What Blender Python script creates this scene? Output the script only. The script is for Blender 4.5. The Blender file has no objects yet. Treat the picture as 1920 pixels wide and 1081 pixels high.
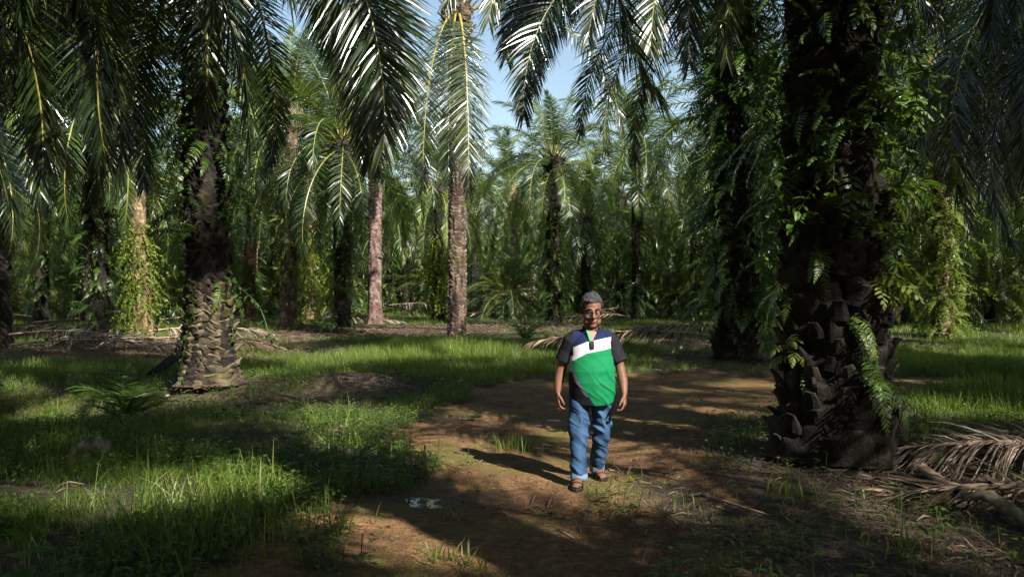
import bpy, math, random
import numpy as np
from mathutils import Vector, Matrix, Euler
C = bpy.context.scene
COL = C.collection
R = math.radians
PI = math.pi
# ------------------------------------------------------------------ camera, world, sun
F = 1493.0; HOR = 558.0; CH = 1.665          # focal length in px of the 1920 frame, horizon row, eye height
cam_d = bpy.data.cameras.new('camera'); cam = bpy.data.objects.new('camera', cam_d); COL.objects.link(cam)
cam_d.sensor_width = 36; cam_d.lens = 36 * F / 1920; cam_d.clip_start = 0.05; cam_d.clip_end = 2000
cam.location = (0, 0, CH); cam.rotation_euler = (R(90) + math.atan((HOR - 540.5) / F), 0, 0)
C.camera = cam
SUN_EL, SUN_AZ = 39.0, math.degrees(math.atan2(0.58, -0.81))       # azimuth from +Y towards +X
sdir = Vector((math.sin(R(SUN_AZ)) * math.cos(R(SUN_EL)), math.cos(R(SUN_AZ)) * math.cos(R(SUN_EL)), math.sin(R(SUN_EL))))
W = bpy.data.worlds.new('World'); C.world = W; W.use_nodes = True
wn = W.node_tree.nodes; bg = wn['Background']
sky = wn.new('ShaderNodeTexSky'); sky.sky_type = 'NISHITA'; sky.sun_disc = False
sky.sun_elevation = R(SUN_EL); sky.sun_rotation = R(SUN_AZ); sky.air_density = 1.4; sky.dust_density = 1.0; sky.ozone_density = 0.8
W.node_tree.links.new(sky.outputs[0], bg.inputs[0]); bg.inputs[1].default_value = 0.064
sl = bpy.data.lights.new('sun', 'SUN'); sl.energy = 5.0; sl.angle = R(0.5); sl.color = (1.0, 0.95, 0.87)
sun = bpy.data.objects.new('sun', sl); COL.objects.link(sun); sun.location = (0, 0, 50)
sun.rotation_euler = sdir.to_track_quat('Z', 'Y').to_euler()
C.view_settings.view_transform = 'Standard'; C.view_settings.look = 'None'; C.view_settings.gamma = 1
C.view_settings.exposure = 1.5
C.cycles.use_denoising = True
C.cycles.max_bounces = 5; C.cycles.diffuse_bounces = 1; C.cycles.glossy_bounces = 2; C.cycles.transmission_bounces = 4
C.cycles.transparent_max_bounces = 8; C.cycles.caustics_reflective = False; C.cycles.caustics_refractive = False
C.cycles.use_adaptive_sampling = True; C.cycles.adaptive_threshold = 0.02
C.cycles.sample_clamp_indirect = 3.0

# ------------------------------------------------------------------ helpers
def gp(px, py):                                   # ground point seen at a pixel of the photograph
    Y = F * CH / (py - HOR); return ((px - 960) / F * Y, Y)
def wx(px, Y): return (px - 960) / F * Y
def wz(py, Y): return CH + (HOR - py) / F * Y

class Geo:
    def __init__(s): s.V = []; s.Q = []; s.M = []; s.T = []; s.n = 0
    def add(s, V, Q, m=0, t=0.5):
        V = np.asarray(V, float).reshape(-1, 3); Q = np.asarray(Q, int).reshape(-1, 4)
        s.V.append(V); s.Q.append(Q + s.n)
        s.M.append(np.full(len(Q), m, int) if np.isscalar(m) else np.asarray(m, int))
        s.T.append(np.full(len(V), t, float) if np.isscalar(t) else np.asarray(t, float)); s.n += len(V)
    def arr(s):
        return (np.concatenate(s.V), np.concatenate(s.Q), np.concatenate(s.M), np.concatenate(s.T))
def mk_mesh(name, arr, mats, smooth=False):
    V, Q, M, T = arr
    me = bpy.data.meshes.new(name)
    tri = Q[:, 2] == Q[:, 3]
    cnt = np.where(tri, 3, 4); tot = int(cnt.sum())
    me.vertices.add(len(V)); me.vertices.foreach_set('co', V.astype(np.float32).ravel())
    mask = np.ones(Q.shape, bool); mask[tri, 3] = False
    li = Q[mask]
    me.loops.add(tot); me.loops.foreach_set('vertex_index', li.astype(np.int32))
    me.polygons.add(len(Q)); st = np.concatenate([[0], np.cumsum(cnt)[:-1]])
    me.polygons.foreach_set('loop_start', st.astype(np.int32))
    me.polygons.foreach_set('material_index', M.astype(np.int32))
    me.polygons.foreach_set('use_smooth', np.full(len(Q), smooth, bool))
    for m in mats: me.materials.append(m)
    a = me.attributes.new('tint', 'FLOAT', 'POINT'); a.data.foreach_set('value', T.astype(np.float32))
    me.update(calc_edges=True)
    return me
def inst(tmpl, mats4, tj=None):
    """copy one template geometry under many 4x4 matrices (numpy), returns arrays"""
    V, Q, M, T = tmpl; K = len(mats4)
    mats4 = np.asarray(mats4)
    VV = np.einsum('kij,vj->kvi', mats4[:, :3, :3], V) + mats4[:, None, :3, 3]
    QQ = Q[None] + (np.arange(K) * len(V))[:, None, None]
    TT = np.tile(T, (K, 1))
    if tj is not None: TT = np.clip(TT + tj[:, None], 0, 1)
    return VV.reshape(-1, 3), QQ.reshape(-1, 4), np.tile(M, K), TT.ravel()
def cat(arrs):
    V = []; Q = []; M = []; T = []; n = 0
    for a in arrs:
        V.append(a[0]); Q.append(a[1] + n); M.append(a[2]); T.append(a[3]); n += len(a[0])
    return np.concatenate(V), np.concatenate(Q), np.concatenate(M), np.concatenate(T)
def rotz(a):
    m = np.eye(4); c, s_ = math.cos(a), math.sin(a); m[0, 0] = c; m[0, 1] = -s_; m[1, 0] = s_; m[1, 1] = c; return m
def roty(a):
    m = np.eye(4); c, s_ = math.cos(a), math.sin(a); m[0, 0] = c; m[0, 2] = s_; m[2, 0] = -s_; m[2, 2] = c; return m
def rotx(a):
    m = np.eye(4); c, s_ = math.cos(a), math.sin(a); m[1, 1] = c; m[1, 2] = -s_; m[2, 1] = s_; m[2, 2] = c; return m
def trs(loc, m=None, s=1.0):
    r = np.eye(4) if m is None else m.copy(); r[:3, :3] = r[:3, :3] * s; r[:3, 3] = loc; return r
def link(name, me, parent=None, loc=None):
    o = bpy.data.objects.new(name, me); COL.objects.link(o)
    if parent: o.parent = parent
    if loc is not None: o.location = loc
    return o
def tag(o, label=None, cat_=None, group=None, kind=None):
    if label: o['label'] = label
    if cat_: o['category'] = cat_
    if group: o['group'] = group
    if kind: o['kind'] = kind
    return o
def nrm(a): return a / np.maximum(np.linalg.norm(a, axis=-1, keepdims=True), 1e-9)
def tube(pts, rad, nseg=6, tint=0.5, m=0, cap=True):
    """tube arrays through pts; rad scalar / list / list of (a, b)"""
    P = np.asarray(pts, float); n = len(P)
    T = np.gradient(P, axis=0); T = nrm(T)
    up = np.array([0, 0, 1.0]) if abs(T[0][2]) < .9 else np.array([0, 1.0, 0])
    V = []
    for i in range(n):
        a = np.cross(T[i], up); a /= max(np.linalg.norm(a), 1e-6); b = np.cross(a, T[i]); up = b
        r = rad if np.isscalar(rad) else rad[i]
        ra, rb = (r, r) if np.isscalar(r) else r
        th = np.arange(nseg) / nseg * 2 * PI
        V.append(P[i] + np.cos(th)[:, None] * a * ra + np.sin(th)[:, None] * b * rb)
    V = np.concatenate(V); Q = []
    for i in range(n - 1):
        for j in range(nseg):
            k = (j + 1) % nseg
            Q.append((i * nseg + j, i * nseg + k, (i + 1) * nseg + k, (i + 1) * nseg + j))
    if cap:
        V = np.vstack([V, P[0], P[-1]]); c0, c1 = len(V) - 2, len(V) - 1
        for j in range(nseg):
            k = (j + 1) % nseg
            Q.append((k, j, c0, c0)); Q.append(((n - 1) * nseg + j, (n - 1) * nseg + k, c1, c1))
    return V, np.array(Q), np.full(len(Q), m), np.full(len(V), float(tint))
rng = np.random.default_rng(7)
def vnoise(x, y, s=1.0, seed=0):
    """smooth value noise, vectorised"""
    x = np.asarray(x, float) * s + 1000.3 + seed * 17.7; y = np.asarray(y, float) * s + 1000.7 + seed * 9.1
    xi = np.floor(x).astype(np.int64); yi = np.floor(y).astype(np.int64); fx = x - xi; fy = y - yi
    fx = fx * fx * (3 - 2 * fx); fy = fy * fy * (3 - 2 * fy)
    def h(a, b):
        n = (a * 374761393 + b * 668265263 + seed * 69069) & 0x7fffffff
        n = ((n ^ (n >> 13)) * 1274126177) & 0x7fffffff
        return ((n ^ (n >> 16)) & 0xffff) / 65535.0
    return (h(xi, yi) * (1 - fx) + h(xi + 1, yi) * fx) * (1 - fy) + (h(xi, yi + 1) * (1 - fx) + h(xi + 1, yi + 1) * fx) * fy
PATH = [gp(*p) for p in [(300, 1400), (430, 1140), (560, 1040), (640, 950), (725, 875), (745, 830), (800, 770), (850, 738), (940, 716), (1100, 706),
        (1300, 702), (1440, 698), (1600, 700), (1750, 706), (2000, 712), (2000, 735), (1760, 737), (1600, 760), (1440, 790), (1320, 822), (1285, 860), (1295, 930), (1340, 1000), (1370, 1140), (1500, 1400)]]
def sdf_poly(x, y, poly):                          # negative inside
    x = np.asarray(x, float); y = np.asarray(y, float)
    d = np.full(x.shape, 1e9); ins = np.zeros(x.shape, bool); n = len(poly)
    for i in range(n):
        ax, ay = poly[i]; bx, by = poly[(i + 1) % n]
        ex, ey = bx - ax, by - ay
        t = np.clip(((x - ax) * ex + (y - ay) * ey) / (ex * ex + ey * ey + 1e-12), 0, 1)
        d = np.minimum(d, np.hypot(x - ax - t * ex, y - ay - t * ey))
        c = ((ay > y) != (by > y)) & (x < (bx - ax) * (y - ay) / (by - ay + 1e-12) + ax)
        ins ^= c
    return np.where(ins, -d, d)
def path_d(x, y):
    return sdf_poly(x, y, PATH) + (vnoise(x, y, 1.4, 3) - .5) * 1.3 + (vnoise(x, y, 5, 4) - .5) * .5 + .12
HOLES = [(-7.2, 12.3, 2.2, 1.6, -.45), (-4.6, 9.0, 1.0, .5, .10), (-3.0, 14.8, 1.3, .7, .26), (-8.5, 16.5, 1.8, 1.0, .15), (-5.35, 14.0, 1.1, 1.1, .16), (3.2, 7.9, 1.3, 1.2, .10), (-0.75, 6.7, .8, .35, -.035)]
def hgt(x, y):
    x = np.asarray(x, float); y = np.asarray(y, float)
    d = np.hypot(x, y)
    z = (vnoise(x, y, .22, 1) - .5) * .22 + (vnoise(x, y, .7, 2) - .5) * .09 + (vnoise(x, y, 2.2, 5) - .5) * .035
    z = z * np.clip(.35 + d / 40, .35, 1)
    pd = sdf_poly(x, y, PATH); z = z * np.clip(.25 + .75 * (pd + .3), .2, 1) 
    z = z - .03 * np.clip(-pd, 0, 1) + (vnoise(x, y, 4, 8) - .5) * .02
    for hx, hy, sx, sy, hh in HOLES: z = z + hh * np.exp(-((x - hx) / sx) ** 2 - ((y - hy) / sy) ** 2)
    return z
def h1(x, y): return float(hgt(np.array([x]), np.array([y]))[0])

# ------------------------------------------------------------------ materials
def new_mat(name):
    m = bpy.data.materials.new(name); m.use_nodes = True; nt = m.node_tree
    return m, nt, nt.nodes['Principled BSDF'], nt.nodes['Material Output']
def ramp(nt, stops, fac=None, interp='LINEAR'):
    r = nt.nodes.new('ShaderNodeValToRGB'); r.color_ramp.interpolation = interp
    e = r.color_ramp.elements
    while len(e) < len(stops): e.new(0.5)
    for i, (p, c) in enumerate(stops): e[i].position = p; e[i].color = (*c, 1)
    if fac is not None: nt.links.new(fac, r.inputs[0])
    return r.outputs[0]
def noise(nt, scale, detail=4, rough=.6, vec=None, out='Fac'):
    n = nt.nodes.new('ShaderNodeTexNoise'); n.inputs['Scale'].default_value = scale; n.inputs['Detail'].default_value = detail
    n.inputs['Roughness'].default_value = rough
    if vec is not None: nt.links.new(vec, n.inputs['Vector'])
    return n.outputs[out]
def coord(nt, which='Object'):
    return nt.nodes.new('ShaderNodeTexCoord').outputs[which]
def mixc(nt, fac, a, b, mode='MIX'):
    n = nt.nodes.new('ShaderNodeMix'); n.data_type = 'RGBA'; n.blend_type = mode
    for s_, v in ((0, fac), (6, a), (7, b)):
        if hasattr(v, 'links'): nt.links.new(v, n.inputs[s_])
        else: n.inputs[s_].default_value = v if s_ == 0 else (*v, 1)
    return n.outputs[2]
def math_(nt, op, a, b=None):
    n = nt.nodes.new('ShaderNodeMath'); n.operation = op
    for i, v in enumerate((a, b)):
        if v is None: continue
        if hasattr(v, 'links'): nt.links.new(v, n.inputs[i])
        else: n.inputs[i].default_value = v
    return n.outputs[0]
def attr(nt, name, o=2):
    a = nt.nodes.new('ShaderNodeAttribute'); a.attribute_name = name; return a.outputs[o]
def bump(nt, b, h, strength=.5, dist=.02):
    n = nt.nodes.new('ShaderNodeBump'); n.inputs['Strength'].default_value = strength; n.inputs['Distance'].default_value = dist
    nt.links.new(h, n.inputs['Height']); nt.links.new(n.outputs[0], b.inputs['Normal'])
def leaf_mat(name, stops, rough=.4, trans=.25, tcol=(.16, .26, .02), spec=.5, objvar=.35):
    m, nt, b, out = new_mat(name)
    t = attr(nt, 'tint')
    oi = nt.nodes.new('ShaderNodeObjectInfo').outputs['Random']
    f = math_(nt, 'ADD', math_(nt, 'MULTIPLY', t, 1 - objvar), math_(nt, 'MULTIPLY', oi, objvar))
    c = ramp(nt, stops, f); nt.links.new(c, b.inputs['Base Color'])
    b.inputs['Roughness'].default_value = rough; b.inputs['Specular IOR Level'].default_value = spec
    tr = nt.nodes.new('ShaderNodeBsdfTranslucent'); tr.inputs[0].default_value = (*tcol, 1)
    ms = nt.nodes.new('ShaderNodeMixShader'); ms.inputs[0].default_value = trans
    nt.links.new(b.outputs[0], ms.inputs[1]); nt.links.new(tr.outputs[0], ms.inputs[2]); nt.links.new(ms.outputs[0], out.inputs[0])
    return m
M = {}
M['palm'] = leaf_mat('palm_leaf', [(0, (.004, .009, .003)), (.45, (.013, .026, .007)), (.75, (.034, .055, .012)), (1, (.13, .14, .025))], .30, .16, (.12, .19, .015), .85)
M['palmfar'] = leaf_mat('palm_leaf_sunlit_tone', [(0, (.006, .014, .004)), (.4, (.026, .050, .013)), (.75, (.085, .13, .022)), (1, (.20, .22, .045))], .36, .22, (.18, .30, .02), .5, .5)  # sunlit look put into paler greens; wide object spread paints lit and dark crowns
M['palmwood'] = leaf_mat('palm_leaf_painted_shade', [(0, (.006, .014, .006)), (.5, (.018, .034, .014)), (1, (.04, .06, .02))], .8, .05, (.03, .06, .01), .1)  # dark flat greens paint the shade of the far wood into the leaf
M['rachis'] = leaf_mat('palm_rib', [(0, (.10, .12, .03)), (.5, (.22, .20, .04)), (1, (.38, .27, .04))], .45, .05)
M['fern'] = leaf_mat('fern_leaf', [(0, (.010, .024, .006)), (.5, (.042, .085, .014)), (1, (.16, .23, .035))], .38, .25, (.16, .28, .025), .5)
M['vine'] = leaf_mat('vine_leaf', [(0, (.05, .08, .015)), (.5, (.11, .16, .02)), (1, (.22, .24, .04))], .5, .3, (.25, .34, .03), .4)
M['grass'] = leaf_mat('grass_blade', [(0, (.035, .06, .010)), (.5, (.085, .135, .016)), (.85, (.16, .20, .03)), (1, (.26, .22, .09))], .45, .35, (.20, .32, .02), .4, 0)
M['weed'] = leaf_mat('weed_leaf', [(0, (.03, .06, .012)), (.5, (.07, .12, .02)), (1, (.14, .18, .03))], .5, .3, (.16, .26, .03), .35, 0)
M['dry'] = leaf_mat('dry_leaf', [(0, (.05, .035, .025)), (.4, (.15, .11, .08)), (.75, (.30, .24, .19)), (1, (.50, .44, .36))], .7, .08, (.3, .2, .1), .2, .1)
M['drydark'] = leaf_mat('rotting_leaf', [(0, (.03, .02, .014)), (.5, (.10, .065, .045)), (1, (.26, .19, .13))], .75, .03, (.2, .1, .05), .2, .1)

def mat_trunk(name, dark, mid, light, moss=0.4, sc=1.0):
    m, nt, b, out = new_mat(name)
    v = coord(nt); n1 = noise(nt, 6 * sc, 6, .7, v); n2 = noise(nt, 1.6, 3, .6, v); n3 = noise(nt, 30, 4, .7, v)
    t = attr(nt, 'tint')
    f = math_(nt, 'ADD', math_(nt, 'MULTIPLY', n1, .75), math_(nt, 'MULTIPLY', t, .4))
    c = ramp(nt, [(.3, dark), (.55, mid), (.8, light)], f)
    mf = ramp(nt, [(.55 - moss * .3, (0, 0, 0)), (.75 - moss * .2, (1, 1, 1))], n2)
    c = mixc(nt, mf, c, mixc(nt, n1, (.03, .035, .01), (.12, .11, .025)))
    nt.links.new(c, b.inputs['Base Color']); b.inputs['Roughness'].default_value = .9; b.inputs['Specular IOR Level'].default_value = .2
    bump(nt, b, math_(nt, 'ADD', n3, n1), .9, .03)
    return m
M['trunk_dark'] = mat_trunk('palm_bark_dark', (.004, .0035, .003), (.014, .011, .009), (.050, .040, .030), -.2)
M['trunk_brown'] = mat_trunk('palm_bark_brown', (.015, .010, .008), (.07, .046, .034), (.22, .17, .13), .1)
M['trunk_red'] = mat_trunk('palm_bark_reddish', (.03, .015, .013), (.11, .066, .056), (.27, .20, .185), -.3)
M['trunk_scale'] = mat_trunk('palm_boot_bark', (.012, .010, .006), (.07, .055, .033), (.20, .165, .11), .3, 1.5)  # boot bark, its tone lifted to paint sunlight on the left palm's foot
M['trunk_warm'] = mat_trunk('palm_bark_ochre', (.03, .02, .012), (.13, .085, .045), (.34, .26, .16), .2)

def mat_ground():
    m, nt, b, out = new_mat('ground_soil')
    v = coord(nt)
    soil = attr(nt, 'soil'); litter = attr(nt, 'litter')
    n1 = noise(nt, 1.3, 6, .65, v); n2 = noise(nt, 14, 5, .7, v); n3 = noise(nt, 90, 3, .6, v); n4 = noise(nt, .8, 4, .6, v)
    sc = ramp(nt, [(.32, (.040, .023, .012)), (.5, (.145, .078, .034)), (.68, (.35, .21, .095))], math_(nt, 'ADD', math_(nt, 'MULTIPLY', n1, .5), math_(nt, 'MULTIPLY', n2, .5)))
    vo = nt.nodes.new('ShaderNodeTexVoronoi'); vo.inputs['Scale'].default_value = 55; nt.links.new(v, vo.inputs['Vector'])
    grit = ramp(nt, [(0, (.45, .38, .30)), (.35, (1.0, .95, .9)), (.7, (1.35, 1.3, 1.2))], vo.outputs['Distance'])
    sc = mixc(nt, .8, sc, grit, 'MULTIPLY')
    mossf = ramp(nt, [(.48, (0, 0, 0)), (.62, (.75, .75, .75))], n4)
    sc = mixc(nt, mossf, sc, mixc(nt, n2, (.05, .055, .012), (.20, .17, .035)))
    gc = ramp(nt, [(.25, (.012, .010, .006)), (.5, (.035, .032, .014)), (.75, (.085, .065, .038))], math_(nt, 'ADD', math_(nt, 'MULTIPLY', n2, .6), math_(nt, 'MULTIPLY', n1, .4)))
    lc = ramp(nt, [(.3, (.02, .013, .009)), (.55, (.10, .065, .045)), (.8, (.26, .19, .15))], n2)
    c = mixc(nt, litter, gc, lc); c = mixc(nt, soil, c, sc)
    wet = attr(nt, 'wet'); c = mixc(nt, wet, c, mixc(nt, 1.0, c, (.38, .36, .34), 'MULTIPLY'))
    nt.links.new(c, b.inputs['Base Color']); b.inputs['Specular IOR Level'].default_value = .3
    nt.links.new(math_(nt, 'SUBTRACT', .88, math_(nt, 'MULTIPLY', wet, .5)), b.inputs['Roughness'])
    bump(nt, b, math_(nt, 'ADD', math_(nt, 'ADD', n3, math_(nt, 'MULTIPLY', n2, 2)), math_(nt, 'MULTIPLY', vo.outputs['Distance'], -1.2)), .9, .02)
    return m
def simple(name, col, rough=.6, spec=.4, nz=0, nscale=40, bmp=0, col2=None):
    m, nt, b, out = new_mat(name); b.inputs['Roughness'].default_value = rough; b.inputs['Specular IOR Level'].default_value = spec
    v = coord(nt); n = noise(nt, nscale, 5, .6, v)
    c2 = col2 or tuple(x * (1 - nz) for x in col)
    nt.links.new(ramp(nt, [(.35, c2), (.65, col)], n), b.inputs['Base Color'])
    if bmp: bump(nt, b, n, bmp, .01)
    return m
M['rock'] = simple('mossy_rock', (.20, .17, .13), .9, .2, .6, 9, .8, (.05, .045, .02))
M['pebble'] = simple('laterite_pebble', (.26, .16, .09), .9, .2, .6, 60, .3)
M['palestone'] = simple('pale_stone', (.50, .42, .33), .85, .2, .4, 30, .5)

# ------------------------------------------------------------------ ground
def grid_axis(lo, hi, fine_lo, fine_hi, step):
    a = list(np.arange(fine_lo, fine_hi, step)); s_ = step; v = a[-1]
    while v < hi: s_ *= 1.07; v += s_; a.append(v)
    s_ = step; v = fine_lo; pre = []
    while v > lo: s_ *= 1.09; v -= s_; pre.append(v)
    return np.array(pre[::-1] + a)
gx = grid_axis(-500, 500, -8, 8, .055); gy = grid_axis(-80, 700, 4.2, 16, .055)
GX, GY = np.meshgrid(gx, gy); nx, ny = len(gx), len(gy)
GZ = hgt(GX, GY); fx, fy = GX.ravel(), GY.ravel()
idx = np.arange(nx * ny).reshape(ny, nx)
Q = np.stack([idx[:-1, :-1], idx[:-1, 1:], idx[1:, 1:], idx[1:, :-1]], -1).reshape(-1, 4)
pdv = path_d(fx, fy)
me = mk_mesh('ground', (np.stack([fx, fy, GZ.ravel()], 1), Q, np.zeros(len(Q), int), np.zeros(len(fx))), [mat_ground()], True)
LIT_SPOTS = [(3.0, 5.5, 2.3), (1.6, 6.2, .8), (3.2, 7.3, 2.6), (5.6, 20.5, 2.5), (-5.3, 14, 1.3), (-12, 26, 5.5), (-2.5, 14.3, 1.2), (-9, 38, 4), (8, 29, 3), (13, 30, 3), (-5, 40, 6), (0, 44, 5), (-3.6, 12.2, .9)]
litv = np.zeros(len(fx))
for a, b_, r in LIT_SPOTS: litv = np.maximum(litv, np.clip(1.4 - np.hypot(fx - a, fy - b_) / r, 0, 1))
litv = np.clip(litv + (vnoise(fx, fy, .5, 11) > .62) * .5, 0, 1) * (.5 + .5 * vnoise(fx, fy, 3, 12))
soilv = np.clip(.5 - pdv / .25, 0, 1)
soilv = np.maximum(soilv, np.clip((vnoise(fx, fy, .45, 21) - .66) * 8, 0, .8) * (np.hypot(fx, fy) < 30))
wetv = np.clip(1.6 - np.hypot((fx + .62) / .75, (fy - 6.75) / .42) - vnoise(fx, fy, 4, 15) * .9, 0, 1)
wetv = np.maximum(wetv, np.clip(1.5 - np.hypot((fx + .9) / .6, (fy - 11.2) / .6) - vnoise(fx, fy, 3, 16) * .9, 0, 1))
for nm, val in (('soil', soilv), ('litter', litv), ('wet', wetv)):
    a = me.attributes.new(nm, 'FLOAT', 'POINT'); a.data.foreach_set('value', val.astype(np.float32))
ground = link('ground', me); tag(ground, kind='structure')

# ------------------------------------------------------------------ palm frond
def frond_arr(L=6.5, th0=.6, droop=1.5, n=95, ll=.95, wd=.042, seg=3, seed=0, lateral=0.0, grav=1.0, gap=.0, tipl=1.0, flat=False, power=1.25, twist=0.0):
    r = np.random.default_rng(seed); N = 26
    t = np.linspace(0, 1, N); th = th0 - droop * t ** power
    az = lateral * t ** 1.5
    Tn = np.stack([np.cos(th) * np.cos(az), np.cos(th) * np.sin(az), np.sin(th)], 1)
    P = np.vstack([[0, 0, 0], np.cumsum((Tn[1:] + Tn[:-1]) / 2 * (L / (N - 1)), 0)])
    Sd = np.stack([-np.sin(az), np.cos(az), 0 * az], 1); Up = np.cross(Tn, Sd)
    rt = .045 * (1 - t) ** .8 + .005
    parts = [tube(P, [(a_, a_ * .7) for a_ in rt], 4 if seg < 3 else 5, .5, 1)]
    tt = np.repeat(np.linspace(.14, .995, n), 2) + r.uniform(-.004, .004, 2 * n); tt = np.clip(tt, 0, .999)
    side = np.tile([1.0, -1.0], n); K = 2 * n
    keep = r.random(K) > gap
    tt, side = tt[keep], side[keep]; K = len(tt)
    def ip(A): return np.stack([np.interp(tt, t, A[:, i]) for i in range(3)], 1)
    p0, T_, S_, U_ = ip(P), nrm(ip(Tn)), nrm(ip(Sd)), nrm(ip(Up))
    ph_ = (twist * np.clip(tt * 1.7, 0, 1))[:, None]; S_, U_ = S_ * np.cos(ph_) + U_ * np.sin(ph_), U_ * np.cos(ph_) - S_ * np.sin(ph_)
    ang = np.interp(tt, [0, .3, .8, 1], [1.35, 1.1, .75, .35]) + r.normal(0, .07, K)
    b = (0.0 if flat else 1) * r.choice([-.35, .05, .40], K) + r.normal(0, .10, K)
    d0 = T_ * np.cos(ang)[:, None] + (S_ * side[:, None] * np.cos(b)[:, None] + U_ * np.sin(b)[:, None]) * np.sin(ang)[:, None]
    ln = ll * np.interp(tt, [.12, .2, .45, .7, 1], [.35, .7, 1, .9, .38]) * r.uniform(.85, 1.1, K)
    g = grav * r.uniform(.5, 1.5, K)
    roll = r.normal(0, .35, K)
    us = np.linspace(0, 1, seg + 1); ws = np.interp(us, [0, .25, .6, 1], [.55, 1, .8, .06])
    cur = p0.copy(); rows = []
    dprev = d0
    for k, u in enumerate(us):
        d = d0.copy(); d[:, 2] -= g * u ** 1.3; d = nrm(d)
        if k: cur = cur + (d + dprev) / 2 * (ln / seg)[:, None]
        dprev = d
        wv = nrm(T_ - (T_ * d).sum(1, keepdims=True) * d); bn = np.cross(d, wv)
        wv = wv * np.cos(roll)[:, None] + bn * np.sin(roll)[:, None]
        rows.append((cur - wv * wd * ws[k] / 2, cur + wv * wd * ws[k] / 2))
    V = np.stack([x for rw in rows for x in rw], 1).reshape(-1, 3)          # K * 2(seg+1)
    base = (np.arange(K) * 2 * (seg + 1))[:, None]
    Q = np.concatenate([base + np.array([[2 * k, 2 * k + 1, 2 * k + 3, 2 * k + 2]]) for k in range(seg)])
    tint = np.repeat(np.clip(r.normal(.45, .24, K), 0, 1), 2 * (seg + 1))
    parts.append((V, Q, np.zeros(len(Q), int), tint))
    return cat(parts)

NLEV = 7; NVAR = 2
def lev_par(l):
    u = l / (NLEV - 1)
    return dict(th0=R(82 - 105 * u ** .9), droop=R(32 + 75 * math.sin(min(u * 2.0, 1.0) * PI / 2) - 22 * max(0, u - .5) * 2), L=4.9 + 2.2 * math.sin(u * PI * .8))
frond_near = [[mk_mesh('frond', frond_arr(n=185, wd=.031, ll=1.0, grav=.5, seg=4, seed=l * 10 + v, lateral=(v - .5) * .35, **lev_par(l)), [M['palm'], M['rachis']]) for v in range(NVAR)] for l in range(NLEV)]
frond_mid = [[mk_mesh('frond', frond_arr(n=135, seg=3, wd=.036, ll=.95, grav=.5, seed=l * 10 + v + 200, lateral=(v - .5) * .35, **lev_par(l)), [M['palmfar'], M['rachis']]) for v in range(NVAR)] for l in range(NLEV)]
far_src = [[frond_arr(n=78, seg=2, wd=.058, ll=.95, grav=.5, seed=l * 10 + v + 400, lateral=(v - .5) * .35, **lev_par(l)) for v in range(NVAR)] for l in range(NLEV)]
def crown_layout(n, r):
    out = []; a0 = r.random() * 6.28
    for i in range(n):
        u = (i + .5) / n; l = min(NLEV - 1, int(u ** .85 * NLEV))
        out.append((l, a0 + i * 2.39996 + r.normal(0, .12), r.normal(0, .10), r.uniform(.88, 1.12), u, r.integers(NVAR)))
    return out
def far_crown(seed):
    r = np.random.default_rng(seed); arrs = []
    for l, a, tilt, s_, u, v in crown_layout(42, r):
        m = trs((.25 * math.cos(a), .25 * math.sin(a), .5 - 1.0 * u), rotz(a) @ roty(tilt), s_)
        arrs.append(inst(far_src[l][v], [m], np.array([r.normal(0, .12)])))
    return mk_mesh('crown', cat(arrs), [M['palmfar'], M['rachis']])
far_crowns = [far_crown(50 + i) for i in range(4)]

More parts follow.
